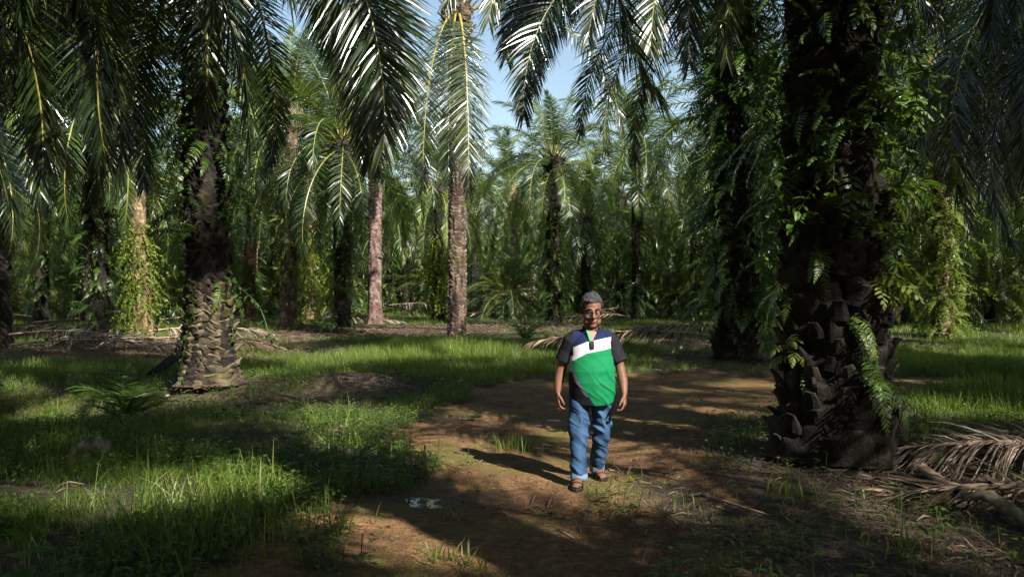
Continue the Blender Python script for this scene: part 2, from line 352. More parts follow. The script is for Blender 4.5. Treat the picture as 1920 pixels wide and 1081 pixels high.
# ------------------------------------------------------------------ trunks
def trunk_arr(h, r, rb, flare=.6, amp=.05, cols=9, bh=.22, nth=64, dz=.05, seed=0, lean=(0, 0), style='boot', top=True, r_top=None):
    q = np.random.default_rng(seed); nz = int((h + .3) / dz) + 2
    z = np.linspace(-.3, h, nz); th = np.arange(nth) / nth * 2 * PI
    Z, TH = np.meshgrid(z, th, indexing='ij')
    rr = r + (rb - r) * np.exp(-np.clip(Z, 0, None) / flare)
    if r_top: rr = rr + (r_top - r) * np.clip(Z / h, 0, 1)
    if top: rr = rr + .20 * np.clip((Z - (h - 1.3)) / 1.0, 0, 1)
    a = TH / (2 * PI) * cols; zz = Z / bh
    a = a + (vnoise(np.cos(TH) * 2 + 9, Z * 2.5 + np.sin(TH) * 2, 1, seed + 5) - .5) * .9; zz = zz + (vnoise(np.cos(TH) * 2.5 + 5, Z * 1.8 + np.sin(TH) * 2.5, 1, seed + 6) - .5) * 1.3
    u = a + zz * .38; vv = zz - np.floor(u) * .37 + .25 * q.random(97)[(np.floor(u).astype(int) % cols) * 3]
    fu = u - np.floor(u); fv = vv - np.floor(vv)
    hid = (np.floor(u).astype(int) * 31 + np.floor(vv).astype(int) * 57) % 97; rv = q.random(97)[hid]
    if style == 'boot':
        sh = np.sin(PI * fu) ** .6 * np.where(fv < .82, (fv / .82) ** 1.3, (1 - fv) / .18)
        d = amp * sh * (.35 + 1.0 * rv)
    else:                                     # ringed, worn smooth
        d = amp * (.5 + .5 * np.sin(zz * 2 * PI + np.sin(TH * 3) * .8 + rv)) * (.5 + .6 * rv)
    d = d + (vnoise(TH * 2.2, Z, 1.7, seed) - .5) * r * .22
    if top: d = d + np.clip((Z - (h - 1.3)) / .6, 0, 1) * .12 * rv
    rr = rr + d
    X = rr * np.cos(TH) + lean[0] * (Z / h) ** 1.4 ; Y_ = rr * np.sin(TH) + lean[1] * (Z / h) ** 1.4
    V = np.stack([X, Y_, Z], -1).reshape(-1, 3)
    ix = np.arange(nz * nth).reshape(nz, nth); nx_ = np.roll(ix, -1, 1)
    Qd = np.stack([ix[:-1], nx_[:-1], nx_[1:], ix[1:]], -1).reshape(-1, 4)
    V = np.vstack([V, [lean[0], lean[1], h + .25]]); c = len(V) - 1
    cap = np.stack([ix[-1], nx_[-1], np.full(nth, c), np.full(nth, c)], -1)
    Qd = np.vstack([Qd, cap])
    T = np.append(np.clip(.25 + .5 * rv + .4 * (d / max(amp, 1e-3) - .4), 0, 1).ravel(), .3)
    if style == 'ring': T = np.append(np.clip(.1 + .8 * vnoise(np.cos(TH) * 3 + 5, Z * 5 + np.sin(TH) * 3, 1, seed), 0, 1).ravel(), .3)
    return V, Qd, np.zeros(len(Qd), int), T
def wedge_boot(w, ln, th):                     # one cut leaf base: a curved tapering wedge, pointing up and out
    t = np.linspace(0, 1, 6); P = np.stack([.02 + ln * .45 * t ** 1.6, 0 * t, ln * t], 1)
    V = []; 
    for i in range(6):
        ww = w * (1 - .55 * t[i]); tk = th * (1 - .5 * t[i])
        for a_, b_ in ((-1, -1), (1, -1), (1.0, .3), (.45, 1), (-.45, 1), (-1.0, .3)): V.append(P[i] + np.array([b_ * tk / 2 + .02, a_ * ww / 2, 0]))
    V = np.array(V); Q = []
    for i in range(5):
        for j in range(6): k = (j + 1) % 6; Q.append((i * 6 + j, i * 6 + k, i * 6 + 6 + k, i * 6 + 6 + j))
    n0 = 30; Q += [(n0, n0 + 1, n0 + 2, n0 + 3), (n0, n0 + 3, n0 + 4, n0 + 5)]
    return V, np.array(Q), np.zeros(len(Q), int), np.repeat(np.linspace(.2, .9, 6), 6)
def boots_arr(h0, h1_, rfun, n, w, ln, seed, lean=(0, 0), H=9, up=True):
    q = np.random.default_rng(seed); mats = []; tj = []
    for i in range(n):
        z = h0 + (h1_ - h0) * (i + .5) / n + q.normal(0, .03); a = i * 2.39996 + q.normal(0, .08)
        r_ = rfun(z) - .05; s_ = q.uniform(.7, 1.25)
        m = rotz(a) @ roty(q.normal(.12, .14)) @ rotx(q.normal(0, .15))
        mats.append(trs((r_ * math.cos(a) + lean[0] * (max(z, 0) / H) ** 1.4, r_ * math.sin(a) + lean[1] * (max(z, 0) / H) ** 1.4, z), m, s_)); tj.append(q.normal(0, .18))
    return inst(wedge_boot(w, ln, w * .45), mats, np.array(tj))

# ------------------------------------------------------------------ light gaps: fronds crossing these sun corridors are left out to let light through
GAPS = []     # (x, y, z, radius)
def gap(px, py, r, Y=None, z=0.1):
    if Y is None: x, y = gp(px, py)
    else: x, y = wx(px, Y), Y
    GAPS.append((x, y, z, r))
GAPS2 = []
def blocked(pts, G=None):
    """does any point of a frond stand between the sun and a gap?"""
    s_ = np.array(sdir)
    for gx_, gy_, gz_, gr in (G if G is not None else GAPS + GAPS2):
        v = pts - np.array([gx_, gy_, gz_]); t = v @ s_
        d = np.linalg.norm(v - t[:, None] * s_, axis=1)
        if np.any((d < gr) & (t > .4)): return True
    return False
gap(1107, 0, .55, 7.2, 1.2)                       # the walking man
gap(1107, 0, .4, 7.2, .5); gap(1107, 0, .35, 7.2, 1.6)
for p in [(620, 820, .3), (700, 800, .3), (1250, 730, .2), (960, 850, .3), (880, 930, .22), (770, 985, .32), (930, 1010, .12),
          (340, 930, .25), (440, 720, .5), (1800, 655, 1.4), (1800, 780, .5), (1350, 810, .15), (1880, 900, .4), (1910, 880, .3), (1420, 720, .3)]:
    gap(*p)
gap(1665, 0, .14, 6.9, 1.9); gap(1475, 0, .12, 7.0, 1.1); gap(1700, 0, .14, 7.2, 3.3); gap(400, 0, .5, 13.5, .7); gap(1500,0,.12,7.2,1.15)

for px_, Y_, z_, r_ in [(703, 50, 2, .5), (703, 50, 5, .5), (855, 32, 1.5, .4), (855, 32, 4, .4), (268, 35, 1.2, .7), (262, 35, 4, .8), (541, 44, 1.5, .9), (541, 44, 4.5, .9), (580, 49, 2, .9), (580, 49, 5, .9), (462, 50, 2, .9), (1768, 34, 3, .5), (634, 60, 2, .5),
        (480, 21, .2, .9), (600, 24, .2, 1.0), (700, 22, .2, 1.0), (800, 25, .2, 1.0), (900, 23, .2, 1.0), (980, 25, .2, .9), (640, 30, .2, .9), (760, 42, .2, 1.0), (900, 40, .2, 1.0), (1850, 25, .2, .9)]:
    GAPS2.append((wx(px_, Y_), Y_, z_, r_))
palms = []
def frond_pts(lp, a, tilt, s_, origin):
    L, th0, dr = lp['L'], lp['th0'], lp['droop']; t = np.linspace(0, 1, 12)
    th = th0 - dr * t ** 1.25 - tilt
    x = np.concatenate([[0], np.cumsum(np.cos(th[1:]))]) * L / 11 * s_; z = np.concatenate([[0], np.cumsum(np.sin(th[1:]))]) * L / 11 * s_
    base = np.stack([x * math.cos(a), x * math.sin(a), z], 1) + np.array(origin)
    out = [base]
    sd = np.array([-math.sin(a), math.cos(a), 0])
    for k in (-.45, .45): out.append(base[2:] + sd * k)
    return np.concatenate(out)
def opening(pts):
    """the clearing over the path: no frond of the near rows reaches across it"""
    f = pts[pts[:, 1] > 1.0]
    if not len(f) or np.min(f[:, 1]) > 26: return False
    px = 960 + f[:, 0] / f[:, 1] * F; py = HOR - (f[:, 2] - CH) / f[:, 1] * F
    return bool(np.any((px > 775) & (px < 1000) & (py < 420) & (py > -60)))
def palm(x, y, h, r, rb, label, group=None, detail='mid', nf=42, mat='trunk_dark', style='boot', amp=.05, lean=(0, 0), seed=0, cover=None, skip=None, flare=.6, heroes=(), s=1.0, cols=9, bh=.22, up_only=0, cullable=False):
    q = np.random.default_rng(seed + 1000); z0 = h1(x, y)
    root = bpy.data.objects.new('oil_palm', None); COL.objects.link(root); root.location = (x, y, z0)
    tag(root, label, 'palm tree', group)
    big = detail == 'near'
    ta = trunk_arr(h, r, rb, flare, amp, cols, bh, 96 if big else 40, .025 if big else .08, seed, lean, style)
    link('trunk', mk_mesh('trunk', ta, [M[mat]], not big or style != 'boot'), root)
    link('crown_shaft', mk_mesh('crown_shaft', boots_arr(h - 1.6, h + .1, lambda z: r + .12, 46 if big else 30, .16, .55, seed, lean, h), [M[mat]]), root)
    top = np.array([lean[0], lean[1], h])
    fr = frond_near if big else frond_mid
    for l, a, tilt, s_, u, v in crown_layout(nf, q):
        if up_only and l > up_only: continue
        s2 = s_ * s
        off = (.3 * math.cos(a) + top[0], .3 * math.sin(a) + top[1], h + .35 - 1.2 * u)
        wo = (off[0] + x, off[1] + y, off[2] + z0)
        pts = frond_pts(lev_par(l), a, tilt, s2, wo)
        if blocked(pts, None if cullable else GAPS2): continue
        if np.any((np.linalg.norm(pts - np.array([0, 0, CH]), axis=1) < 3.0)): continue
        if opening(pts): continue
        o = link('frond', fr[l][v], root, off); o.rotation_euler = Euler((0, tilt, a)); o.scale = (s2,) * 3
    for k, (a, hp) in enumerate(heroes):
        off = (.3 * math.cos(a) + top[0], .3 * math.sin(a) + top[1], h - .3)
        me_ = mk_mesh('frond', frond_arr(n=210, seg=4, grav=.5, seed=seed * 7 + k, **hp), [M['palm'] if big else M['palmfar'], M['rachis']])
        o = link('frond', me_, root, off); o.rotation_euler = (0, 0, a)
    palms.append((x, y, h, r, rb, flare, lean, z0))
    return root
# ------------------------------------------------------------------ the palms one can tell apart
def A(deg): return R(deg)       # 0 = right of the photo, -90 = towards the camera, 90 = away
P = {}
P['big'] = palm(3.22, 7.95, 9.6, .42, .64, 'massive dark palm with swollen rugged base beside the walking man', detail='near', amp=.10, cullable=True, seed=1, flare=.55, cols=7, bh=.34, nf=34)
P['left'] = palm(wx(393, 14), 14.0, 9.4, .33, .56, 'dark palm with scaly sunlit flared base, left of the path', detail='near', amp=.075, seed=2, flare=.55, cols=11, bh=.20, lean=(-.25, 0), nf=36,
    heroes=[(A(-9), dict(twist=R(80), L=6.6, th0=R(0), droop=R(95), power=.55, lateral=0, ll=1.3, wd=.034)), (A(-32), dict(twist=R(60), L=6.6, th0=R(18), droop=R(98), lateral=.1, ll=1.15, wd=.034)), 
            (A(-20), dict(twist=R(70), L=6.9, th0=R(6), droop=R(100), power=.6, lateral=.05, ll=1.3, wd=.034)), (A(-2), dict(twist=R(85), L=6.3, th0=R(12), droop=R(106), power=.62, ll=1.25, wd=.034)), (A(200), dict(twist=R(-70), L=6.4, th0=R(10), droop=R(92), ll=1.1, wd=.034)), (A(250), dict(L=6.2, th0=R(5), droop=R(88), ll=1.1, wd=.034)), (A(225), dict(twist=R(-50), L=6.4, th0=R(22), droop=R(100), ll=1.1, wd=.034))])
P['rightmid'] = palm(wx(1378, 20), 20.0, 10.6, .40, .52, 'fern-hung palm with knobbly base just right of the man', detail='near', amp=.09, seed=3, cols=9, bh=.26, nf=38,
    heroes=[(A(194), dict(twist=R(-75), L=8.1, th0=R(22), droop=R(116), ll=1.25, wd=.038, power=.85)), (A(187), dict(twist=R(-80), L=7.2, th0=R(28), droop=R(120), ll=1.2, wd=.038, power=.85)), (A(190), dict(twist=R(-75), L=7.6, th0=R(36), droop=R(122), ll=1.2, wd=.038, power=.9)), (A(212), dict(twist=R(-50), L=7.4, th0=R(40), droop=R(126), ll=1.2, wd=.038)), (A(236), dict(twist=R(-25), L=7.0, th0=R(15), droop=R(102), ll=1.2, wd=.038, power=.9)), (A(199), dict(twist=R(-70), L=8.8, th0=R(30), droop=R(108), ll=1.2, wd=.038)), (A(207), dict(twist=R(-65), L=8.4, th0=R(24), droop=R(108), ll=1.2, wd=.038)), (A(220), dict(twist=R(-40), L=6.6, th0=R(5), droop=R(88), ll=1.15, wd=.034)), (A(-60), dict(L=6.6, th0=R(0), droop=R(80), ll=1.15, wd=.034)), (A(180), dict(twist=R(-80), L=7.0, th0=R(20), droop=R(104), ll=1.15, wd=.038))])
P['centre'] = palm(wx(857, 32), 32.0, 13.4, .33, .40, 'tall bare ringed palm in the middle, its brown trunk clean of ferns', mat='trunk_brown', style='boot', amp=.045, detail='near', cols=8, bh=.17, seed=4, nf=16, flare=.8, up_only=2,
    heroes=[(A(-79), dict(L=8.6, th0=R(-20), droop=R(72), ll=1.35, wd=.040, power=.5)), (A(-92), dict(L=8.0, th0=R(-25), droop=R(66), ll=1.2, wd=.038, power=.5)),  (A(-12), dict(twist=R(50), L=9.2, th0=R(28), droop=R(112), ll=.95, wd=.034, lateral=.1, power=.7)),
            (A(10), dict(L=8.4, th0=R(38), droop=R(108), ll=1.0, wd=.034)),  (A(-108), dict(L=8.4, th0=R(-20), droop=R(72), ll=1.1, wd=.038, power=.5))])
P['red'] = palm(wx(703, 50), 50.0, 13.6, .38, .55, 'bare reddish-pink trunk of a palm standing in the sun beside a pile of dead fronds', mat='trunk_red', style='ring', amp=.06, cols=9, bh=.24, seed=5, nf=30, flare=.9, up_only=5, s=.82)
P['ochre'] = palm(wx(268, 35), 35.0, 11.0, .34, .55, 'leaning palm with bright creeper on its ochre trunk, left background', mat='trunk_warm', amp=.07, seed=6, lean=(-.75, 0), flare=.7)
P['darkl'] = palm(wx(180, 29), 29.0, 10.0, .40, .50, 'dark fern-covered palm with a pale fern crest, standing left of the ochre one', mat='trunk_dark', amp=.08, seed=7, nf=34)
P['b540'] = palm(wx(541, 44), 44.0, 12.2, .42, .50, 'brown trunk bare near the ground with ferns higher up, left of the slim creeper palm', mat='trunk_brown', amp=.06, seed=8)
P['b578'] = palm(wx(580, 49), 49.0, 12.4, .33, .50, 'slim creeper-wrapped palm close behind and right of the brown one', mat='trunk_warm', amp=.06, seed=9)
P['b632'] = palm(wx(634, 60), 60.0, 12.0, .36, .6, 'short pale palm trunk widening at the foot, between the creeper palm and the pink one', mat='trunk_warm', amp=.06, seed=10)
P['b470'] = palm(wx(462, 50), 50.0, 12.0, .40, .85, 'palm leaning right with a broad pale foot, just behind the scaly-based palm', mat='trunk_warm', amp=.08, seed=11, lean=(1.1, 0), flare=.9)
P['c1040'] = palm(wx(1038, 46), 46.0, 9.6, .40, .5, 'palm with upright star-like crown and ferny trunk, behind the man\'s right shoulder', s=.78, mat='trunk_dark', amp=.07, seed=12)
P['c830'] = palm(wx(822, 56), 56.0, 9.6, .38, .5, 'palm thick with yellow-green creeper, left of the tall bare one', mat='trunk_dark', amp=.07, seed=13)
P['r1765'] = palm(wx(1768, 34), 34.0, 11.6, .38, .50, 'palm cloaked in bright trailing ferns at right, beyond the sunlit grass', mat='trunk_warm', amp=.08, seed=14)
P['l0'] = palm(wx(-6, 27), 27.0, 11.0, .38, .5, 'black silhouetted palm trunk cut by the left edge of the photo', mat='trunk_dark', seed=15)
P['l80'] = palm(wx(78, 47), 47.0, 11.6, .38, .5, 'shaded palm behind the piled dead fronds, second trunk from the left edge', mat='trunk_dark', seed=16)
P['r1900'] = palm(wx(1975, 25), 25.0, 11.0, .40, .5, 'palm at the right edge whose long fronds reach in against the blue sky', mat='trunk_dark', seed=17, detail='near')
P['r1500'] = palm(wx(1478, 47), 47.0, 11.8, .38, .5, 'dark palm half hidden behind the massive rugged one', mat='trunk_dark', seed=18)
P['c1200'] = palm(wx(1195, 55), 55.0, 12.2, .36, .5, 'shaded slim palm deep behind the man, right of his head', mat='trunk_dark', seed=19)
P['c960'] = palm(wx(958, 68), 68.0, 10.8, .40, .55, 'distant palm between the tall bare one and the star-crowned one', mat='trunk_warm', seed=20)
# out-of-frame palms added to shade the foreground; some hang fronds into the top
side = [(-8.6, 8.2, 9.0), (-13.5, 15.5, 9.2), (-4.5, -4.5, 9.4), (4.8, -1.2, 9.0), (8.4, 3.0, 9.3), (13.3, 7.6, 9.2), (12.2, 15.0, 9.4), (9.6, -5.5, 9.0), (15.2, -1.5, 9.4), (-8.5, 0.2, 9.0), (17.5, 21.0, 9.6), (-19, 24, 9.2), (0.8, -7.0, 9.4), (21, 9, 9.6), (13, -12, 9.2), (-2.6, -2.0, 9.4), (5.5, -13, 9.2), (1.2, -3.2, 9.3)]
for i, (x, y, h) in enumerate(side):
    o = palm(x, y, h, .36, .5, 'oil palm rooted out of view, added for foreground shade and overhanging fronds', group='out-of-view palms added round the viewer', detail='near', seed=40 + i, nf=44, cullable=True, s=1.08)
# deep rows
q = np.random.default_rng(99); far_tr = [mk_mesh('trunk', trunk_arr(h, .37, .52, .7, .06, 9, .26, 14, .3, 60 + k), [M['trunk_dark']], False) for k, h in enumerate((7.8, 9.2, 10.8))]
far_xy = []
for j in range(0, 15):
    for i in range(-16, 17):
        x = i * 9.0 + (j % 2) * 4.5 + q.normal(0, .8); y = 38 + j * 7.8 + q.normal(0, .8)
        if abs(x) > .72 * y + 7: continue
        if any(math.hypot(x - p[0], y - p[1]) < 5.0 for p in palms): continue
        if -.15 < x / y < .02 and y < 88: continue
        far_xy.append((x, y))
far_roots = []
for k, (x, y) in enumerate(far_xy):
    root = bpy.data.objects.new('oil_palm', None); COL.objects.link(root); z0 = h1(x, y); root.location = (x, y, z0); root.rotation_euler.z = q.random() * 6.28
    tag(root, 'one of the many shaded palms in the deep rows closing the view', 'palm tree', 'palms in the deep rows of the plantation')
    vi = k % 3; t_ = link('trunk', far_tr[vi], root); c_ = link('crown', far_crowns[q.integers(4)], root, (0, 0, (7.8, 9.2, 10.8)[vi])); c_.rotation_euler.z = q.random() * 6.28
    c_.scale = (q.uniform(.9, 1.1),) * 3; far_roots.append((x, y, z0, (7.8, 9.2, 10.8)[vi]))

q = np.random.default_rng(31); young_tr = mk_mesh('trunk', trunk_arr(2.6, .35, .42, .6, .07, 9, .26, 14, .3, 90), [M['trunk_dark']], False)
for k in range(46):
    y = q.uniform(46, 92); x = q.uniform(-.66, .72) * y
    if any(math.hypot(x - p[0], y - p[1]) < 2.8 for p in palms) or (-.2 < x / y < .1 and y < 60): continue
    root = bpy.data.objects.new('young_palm', None); COL.objects.link(root); root.location = (x, y, h1(x, y)); root.rotation_euler.z = q.random() * 6.28; root.scale = (q.uniform(.55, .8),) * 3
    tag(root, 'low young palm filling the space between trunks in the deep rows', 'palm tree', 'young palms between the deep rows')
    link('trunk', young_tr, root); link('crown', far_crowns[q.integers(4)], root, (0, 0, 2.6))
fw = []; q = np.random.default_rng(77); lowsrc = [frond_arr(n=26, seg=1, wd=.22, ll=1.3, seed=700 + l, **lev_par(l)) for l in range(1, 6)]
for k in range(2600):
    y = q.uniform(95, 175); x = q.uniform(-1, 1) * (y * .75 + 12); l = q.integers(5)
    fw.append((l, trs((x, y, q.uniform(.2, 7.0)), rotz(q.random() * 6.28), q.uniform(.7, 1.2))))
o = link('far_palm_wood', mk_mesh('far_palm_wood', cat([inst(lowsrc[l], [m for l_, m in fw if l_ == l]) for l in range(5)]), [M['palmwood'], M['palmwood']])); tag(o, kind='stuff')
# ------------------------------------------------------------------ ferns and creepers
def fern_arr(n=16, L=1.0, pl=.14, pw=.034, th0=.5, droop=1.6, seed=0, seg=2, wavy=0, lobes=False):
    r = np.random.default_rng(seed); N = 12; t = np.linspace(0, 1, N); th = th0 - droop * t ** .9
    Tn = np.stack([np.cos(th), 0 * th, np.sin(th)], 1); Pp = np.vstack([[0, 0, 0], np.cumsum((Tn[1:] + Tn[:-1]) / 2 * (L / (N - 1)), 0)])
    parts = [tube(Pp, list(.006 * (1 - t) + .002), 3, .4, 0, False)]
    tt = np.repeat(np.linspace(.08, .985, n), 2); side_ = np.tile([1., -1.], n); K = 2 * n; tt = np.clip(tt + side_ * .25 / n, 0, 1)
    ip = lambda Z_: np.stack([np.interp(tt, t, Z_[:, i]) for i in range(3)], 1)
    p0, T_ = ip(Pp), nrm(ip(Tn)); S_ = np.tile([0, 1., 0], (K, 1)) * side_[:, None]; U_ = np.cross(T_, np.tile([0, 1., 0], (K, 1)))
    ang = np.interp(tt, [0, .7, 1], [1.45, 1.15, .5]) + r.normal(0, .08, K); d0 = T_ * np.cos(ang)[:, None] + S_ * np.sin(ang)[:, None] - U_ * 0
    d0 = d0 + r.normal(0, .10, (K, 3)); ln = pl * np.interp(tt, [0, .25, .6, 1], [.7, 1, .85, .2]) * r.uniform(.85, 1.1, K)
    us = np.linspace(0, 1, seg + 1); ws = np.interp(us, [0, .35, .75, 1], [.7, 1, .75, .1]); cur = p0.copy(); rows = []; dp = d0
    for k, u in enumerate(us):
        d = d0.copy(); d[:, 2] -= .7 * u; d = nrm(d)
        if k: cur = cur + (d + dp) / 2 * (ln / seg)[:, None]
        dp = d; wv = nrm(T_ - (T_ * d).sum(1, keepdims=True) * d)
        w_ = pw * ws[k] * (1 + (wavy * (1 if k % 2 else -1)))
        rows.append((cur - wv * w_ / 2, cur + wv * w_ / 2))
    V = np.stack([x for rw in rows for x in rw], 1).reshape(-1, 3); base = (np.arange(K) * 2 * (seg + 1))[:, None]
    Qd = np.concatenate([base + np.array([[2 * k, 2 * k + 1, 2 * k + 3, 2 * k + 2]]) for k in range(seg)])
    parts.append((V, Qd, np.zeros(len(Qd), int), np.repeat(np.clip(r.normal(.5, .15, K), 0, 1), 2 * (seg + 1))))
    return cat(parts)
FERN = [fern_arr(15, .62 + .12 * k, .11 + .02 * k, .030 + .004 * k, .7 - .25 * k, 1.7 - .1 * k, k) for k in range(4)]       # sword ferns
BROAD = [fern_arr(9, .55 + .1 * k, .17, .050, .6 - .3 * k, 1.4, 20 + k, 4, .12) for k in range(3)]                             # broad-lobed climbing fern
def leafshape(l, w, seed):
    r = np.random.default_rng(seed); us = [0, .3, .65, 1]; ws = [.15, 1, .8, .05]
    V = []
    for u, w_ in zip(us, ws): V += [(u * l, -w_ * w / 2, -.25 * l * u * u + .12 * w * w_), (u * l, 0, -.25 * l * u * u), (u * l, w_ * w / 2, -.25 * l * u * u + .12 * w * w_)]
    Qd = []
    for k in range(3): Qd += [(3 * k, 3 * k + 1, 3 * k + 4, 3 * k + 3), (3 * k + 1, 3 * k + 2, 3 * k + 5, 3 * k + 4)]
    return np.array(V), np.array(Qd), np.zeros(6, int), np.full(12, .5)
LEAF = leafshape(.075, .042, 0)
def vine_strand(L, n, seed, size=1.0):
    r = np.random.default_rng(seed); t = np.linspace(0, 1, n); x = .05 * np.sin(t * 9 + seed) + .10 * np.sin(t * 3.1 + seed * 2) + .10 * t; y = .05 * np.cos(t * 7 + seed)
    Pp = np.stack([x, y, -L * t], 1); parts = [tube(Pp, .004, 3, .2, 0, False)]
    mats = [trs(p, rotz(r.random() * 6.28) @ roty(r.uniform(-.3, 1.0)), r.uniform(.6, 1.4) * size) for p in np.repeat(Pp, 2, 0)]
    parts.append(inst(LEAF, mats, r.normal(0, .15, len(mats)))); return cat(parts)
VINE = [vine_strand(.9 + .3 * k, 14 + 4 * k, k, 1.25) for k in range(4)]
def cover(key, z0, z1, nf, nv, label, name='climbing_fern', fs=1.0, vs=1.0, seed=0, mat='fern', bias=None, broad=0.0, cat_='fern', amin=None):
    x, y, h, r, rb, fl, lean, gz = palms[list(P).index(key)] if isinstance(key, str) else key
    q = np.random.default_rng(seed + 300); am = []
    for src, cnt, sc_ in ((FERN, int(nf * (1 - broad)), fs), (BROAD, int(nf * broad), fs), (VINE, nv, vs)):
        if cnt <= 0: continue
        per = [[] for _ in src]; tj = [[] for _ in src]
        for i in range(cnt):
            z = z0 + (z1 - z0) * q.random() ** .9
            if q.random() > .25: z = z0 + (z1 - z0) * (np.floor(q.random() * 7) + q.random() ** 2 * .7) / 7   # grows in tiers
            a = q.uniform(*amin) if amin else q.random() * 6.28
            rr = (r + (rb - r) * math.exp(-max(z, 0) / fl)) - .04
            lx, ly = lean[0] * (max(z, 0) / h) ** 1.4, lean[1] * (max(z, 0) / h) ** 1.4
            m = rotz(a + q.normal(0, .4)) @ roty(q.normal(0, .35)) @ rotx(q.normal(0, .4))
            off = .10 if src is VINE else 0
            k = q.integers(len(src)); per[k].append(trs(((rr + off) * math.cos(a) + lx, (rr + off) * math.sin(a) + ly, z), m, sc_ * q.uniform(.6, 1.25))); tj[k].append(q.normal(0, .2))
        for k in range(len(src)):
            if per[k]: am.append(inst(src[k], per[k], np.array(tj[k])))
    o = link(name, mk_mesh(name, cat(am), [M[mat]]), None, (x, y, gz)); tag(o, label, cat_); return o
cover('big', 2.2, 6.5, 190, 60, 'tangle of dark climbing ferns and thin vines high on the massive rugged palm', fs=.85, vs=.9, seed=1, broad=.25)
cover('left', 1.7, 7.5, 170, 30, 'dark hanging ferns up the trunk of the scaly-based palm', fs=.95, seed=2)
cover('rightmid', 1.3, 9.6, 430, 110, 'long curtain of sword ferns down the knobbly palm right of the man', fs=1.25, seed=3, vs=1.2)
cover('ochre', .9, 5.2, 60, 150, 'yellow-green leafy creeper on the leaning ochre trunk', 'creeper', fs=.8, vs=1.2, seed=4, mat='vine', cat_='creeper')
cover('darkl', .2, 6.2, 170, 40, 'dense dark ferns clothing the whole trunk left of the ochre palm', fs=1.15, seed=5)
cover('darkl', 6.2, 7.4, 70, 10, 'bright pale-green fern crest just under the dark palm\'s crown, upper left', 'crest_fern', fs=1.5, seed=6, mat='vine')
cover('b540', 3.2, 6.5, 50, 80, 'ferns and creeper on the upper half of the brown trunk', fs=1.0, seed=7, mat='vine')
cover('b578', .3, 6.5, 50, 170, 'yellow-green creeper wrapping the slim palm from ground to crown', 'creeper', fs=1.0, vs=1.4, seed=8, mat='vine', cat_='creeper')
cover('b632', 2.0, 5.5, 20, 90, 'pale creeper on the short trunk left of the pink one', 'creeper', vs=1.4, seed=9, mat='vine', cat_='creeper')
cover('b470', 1.6, 4.5, 60, 60, 'fern and creeper bunch on the right-leaning palm', fs=1.1, vs=1.3, seed=10)
cover('c1040', .8, 7.5, 130, 110, 'ferny growth on the trunk of the star-crowned palm', fs=1.3, vs=1.3, seed=11)
cover('c830', 1.0, 7.5, 50, 210, 'thick yellow-green creeper left of the tall bare trunk', 'creeper', vs=1.7, seed=12, mat='vine', cat_='creeper')
cover('r1765', .5, 8.2, 190, 170, 'bright trailing ferns hanging off the right-hand palm beyond the grass', fs=1.3, vs=1.5, seed=13, mat='vine')
cover('r1500', 1.0, 8.0, 130, 60, 'dark ferns on the palm half hidden behind the massive one', fs=1.3, vs=1.3, seed=14)
cover('c1200', 1.0, 8.0, 110, 60, 'hanging ferns on the shaded slim palm behind the man', fs=1.4, vs=1.4, seed=15)
cover('c960', 2, 7.0, 60, 50, 'creeper on the distant palm between the bare and star-crowned ones', 'creeper', vs=1.5, seed=16, mat='vine', cat_='creeper')
cover('l80', 1, 7.0, 90, 40, 'shaded ferns on the second trunk from the left edge', fs=1.3, seed=17)
q = np.random.default_rng(5)
order = sorted(range(len(far_roots)), key=lambda i: far_roots[i][1])
far_cov = []
for k in range(3):
    pk = (0, 0, 9.0, .37, .52, .7, (0, 0), 0); o = cover(pk, .8, 7.5, 90, 60, 'creeping ferns clothing a trunk in the deep rows', fs=1.5, vs=1.6, seed=30 + k, mat='fern' if k < 2 else 'vine'); o['group'] = 'creeping ferns on the deep-row trunks'; far_cov.append(o)
for n_, i in enumerate(order[:54]):
    x, y, z0, h = far_roots[i]
    if n_ < 3: o = far_cov[n_]
    else: o = far_cov[n_ % 3].copy(); COL.objects.link(o)
    o.location = (x, y, z0); o.rotation_euler.z = q.random() * 6.28

# single ferns on the massive palm: each a rosette of a few leaves
def rosette(px, py, n, size, label, src, a_c, spread, seed, mat='fern', name='fern', key='big', down=0.0):
    x, y, h, r, rb, fl, lean, gz = palms[list(P).index(key)]; q = np.random.default_rng(seed)
    Yf = y - r; z = wz(py, Yf) - gz; rr = (r + (rb - r) * math.exp(-max(z, 0) / fl))
    xo = wx(px, Yf) - x; xo = max(-rr * .98, min(rr * .98, xo)); yo = -math.sqrt(max(rr * rr - xo * xo, .0))
    mats = [trs((q.normal(0, .03), q.normal(0, .03), q.normal(0, .05)), rotz(a_c + q.uniform(-spread, spread)) @ roty(down + q.normal(0, .25)) @ rotx(q.normal(0, .3)), size * q.uniform(.75, 1.15)) for i in range(n)]
    a = inst(src[seed % len(src)], mats, q.normal(0, .12, n))
    o = link(name, mk_mesh(name, a, [M[mat]]), None, (x + xo, y + yo, gz + z)); tag(o, label, 'fern', 'ferns rooted on the massive palm'); return o
rosette(1478, 655, 6, .52, 'bright lobed fern low on the left flank of the massive palm, nearest the man', BROAD, R(-135), .9, 1, 'vine')
rosette(1520, 700, 3, .5, 'small lobed fern hanging below the bright one on the left flank', BROAD, R(-100), .5, 2, 'fern', down=.5)
rosette(1610, 700, 7, .70, 'green sword fern cascading low over the rugged base', FERN, R(-70), .9, 3, 'fern', down=.2)
rosette(1655, 745, 5, .55, 'smaller sword fern at the right foot of the massive palm', FERN, R(-40), .6, 4)
rosette(1640, 510, 7, .72, 'bright broad-leaved fern spreading right at mid-height of the massive palm', BROAD, R(-35), .9, 5, 'vine')
rosette(1610, 415, 5, .62, 'leafy fern drooping at the middle of the massive trunk', BROAD, R(-80), .8, 6, 'fern')
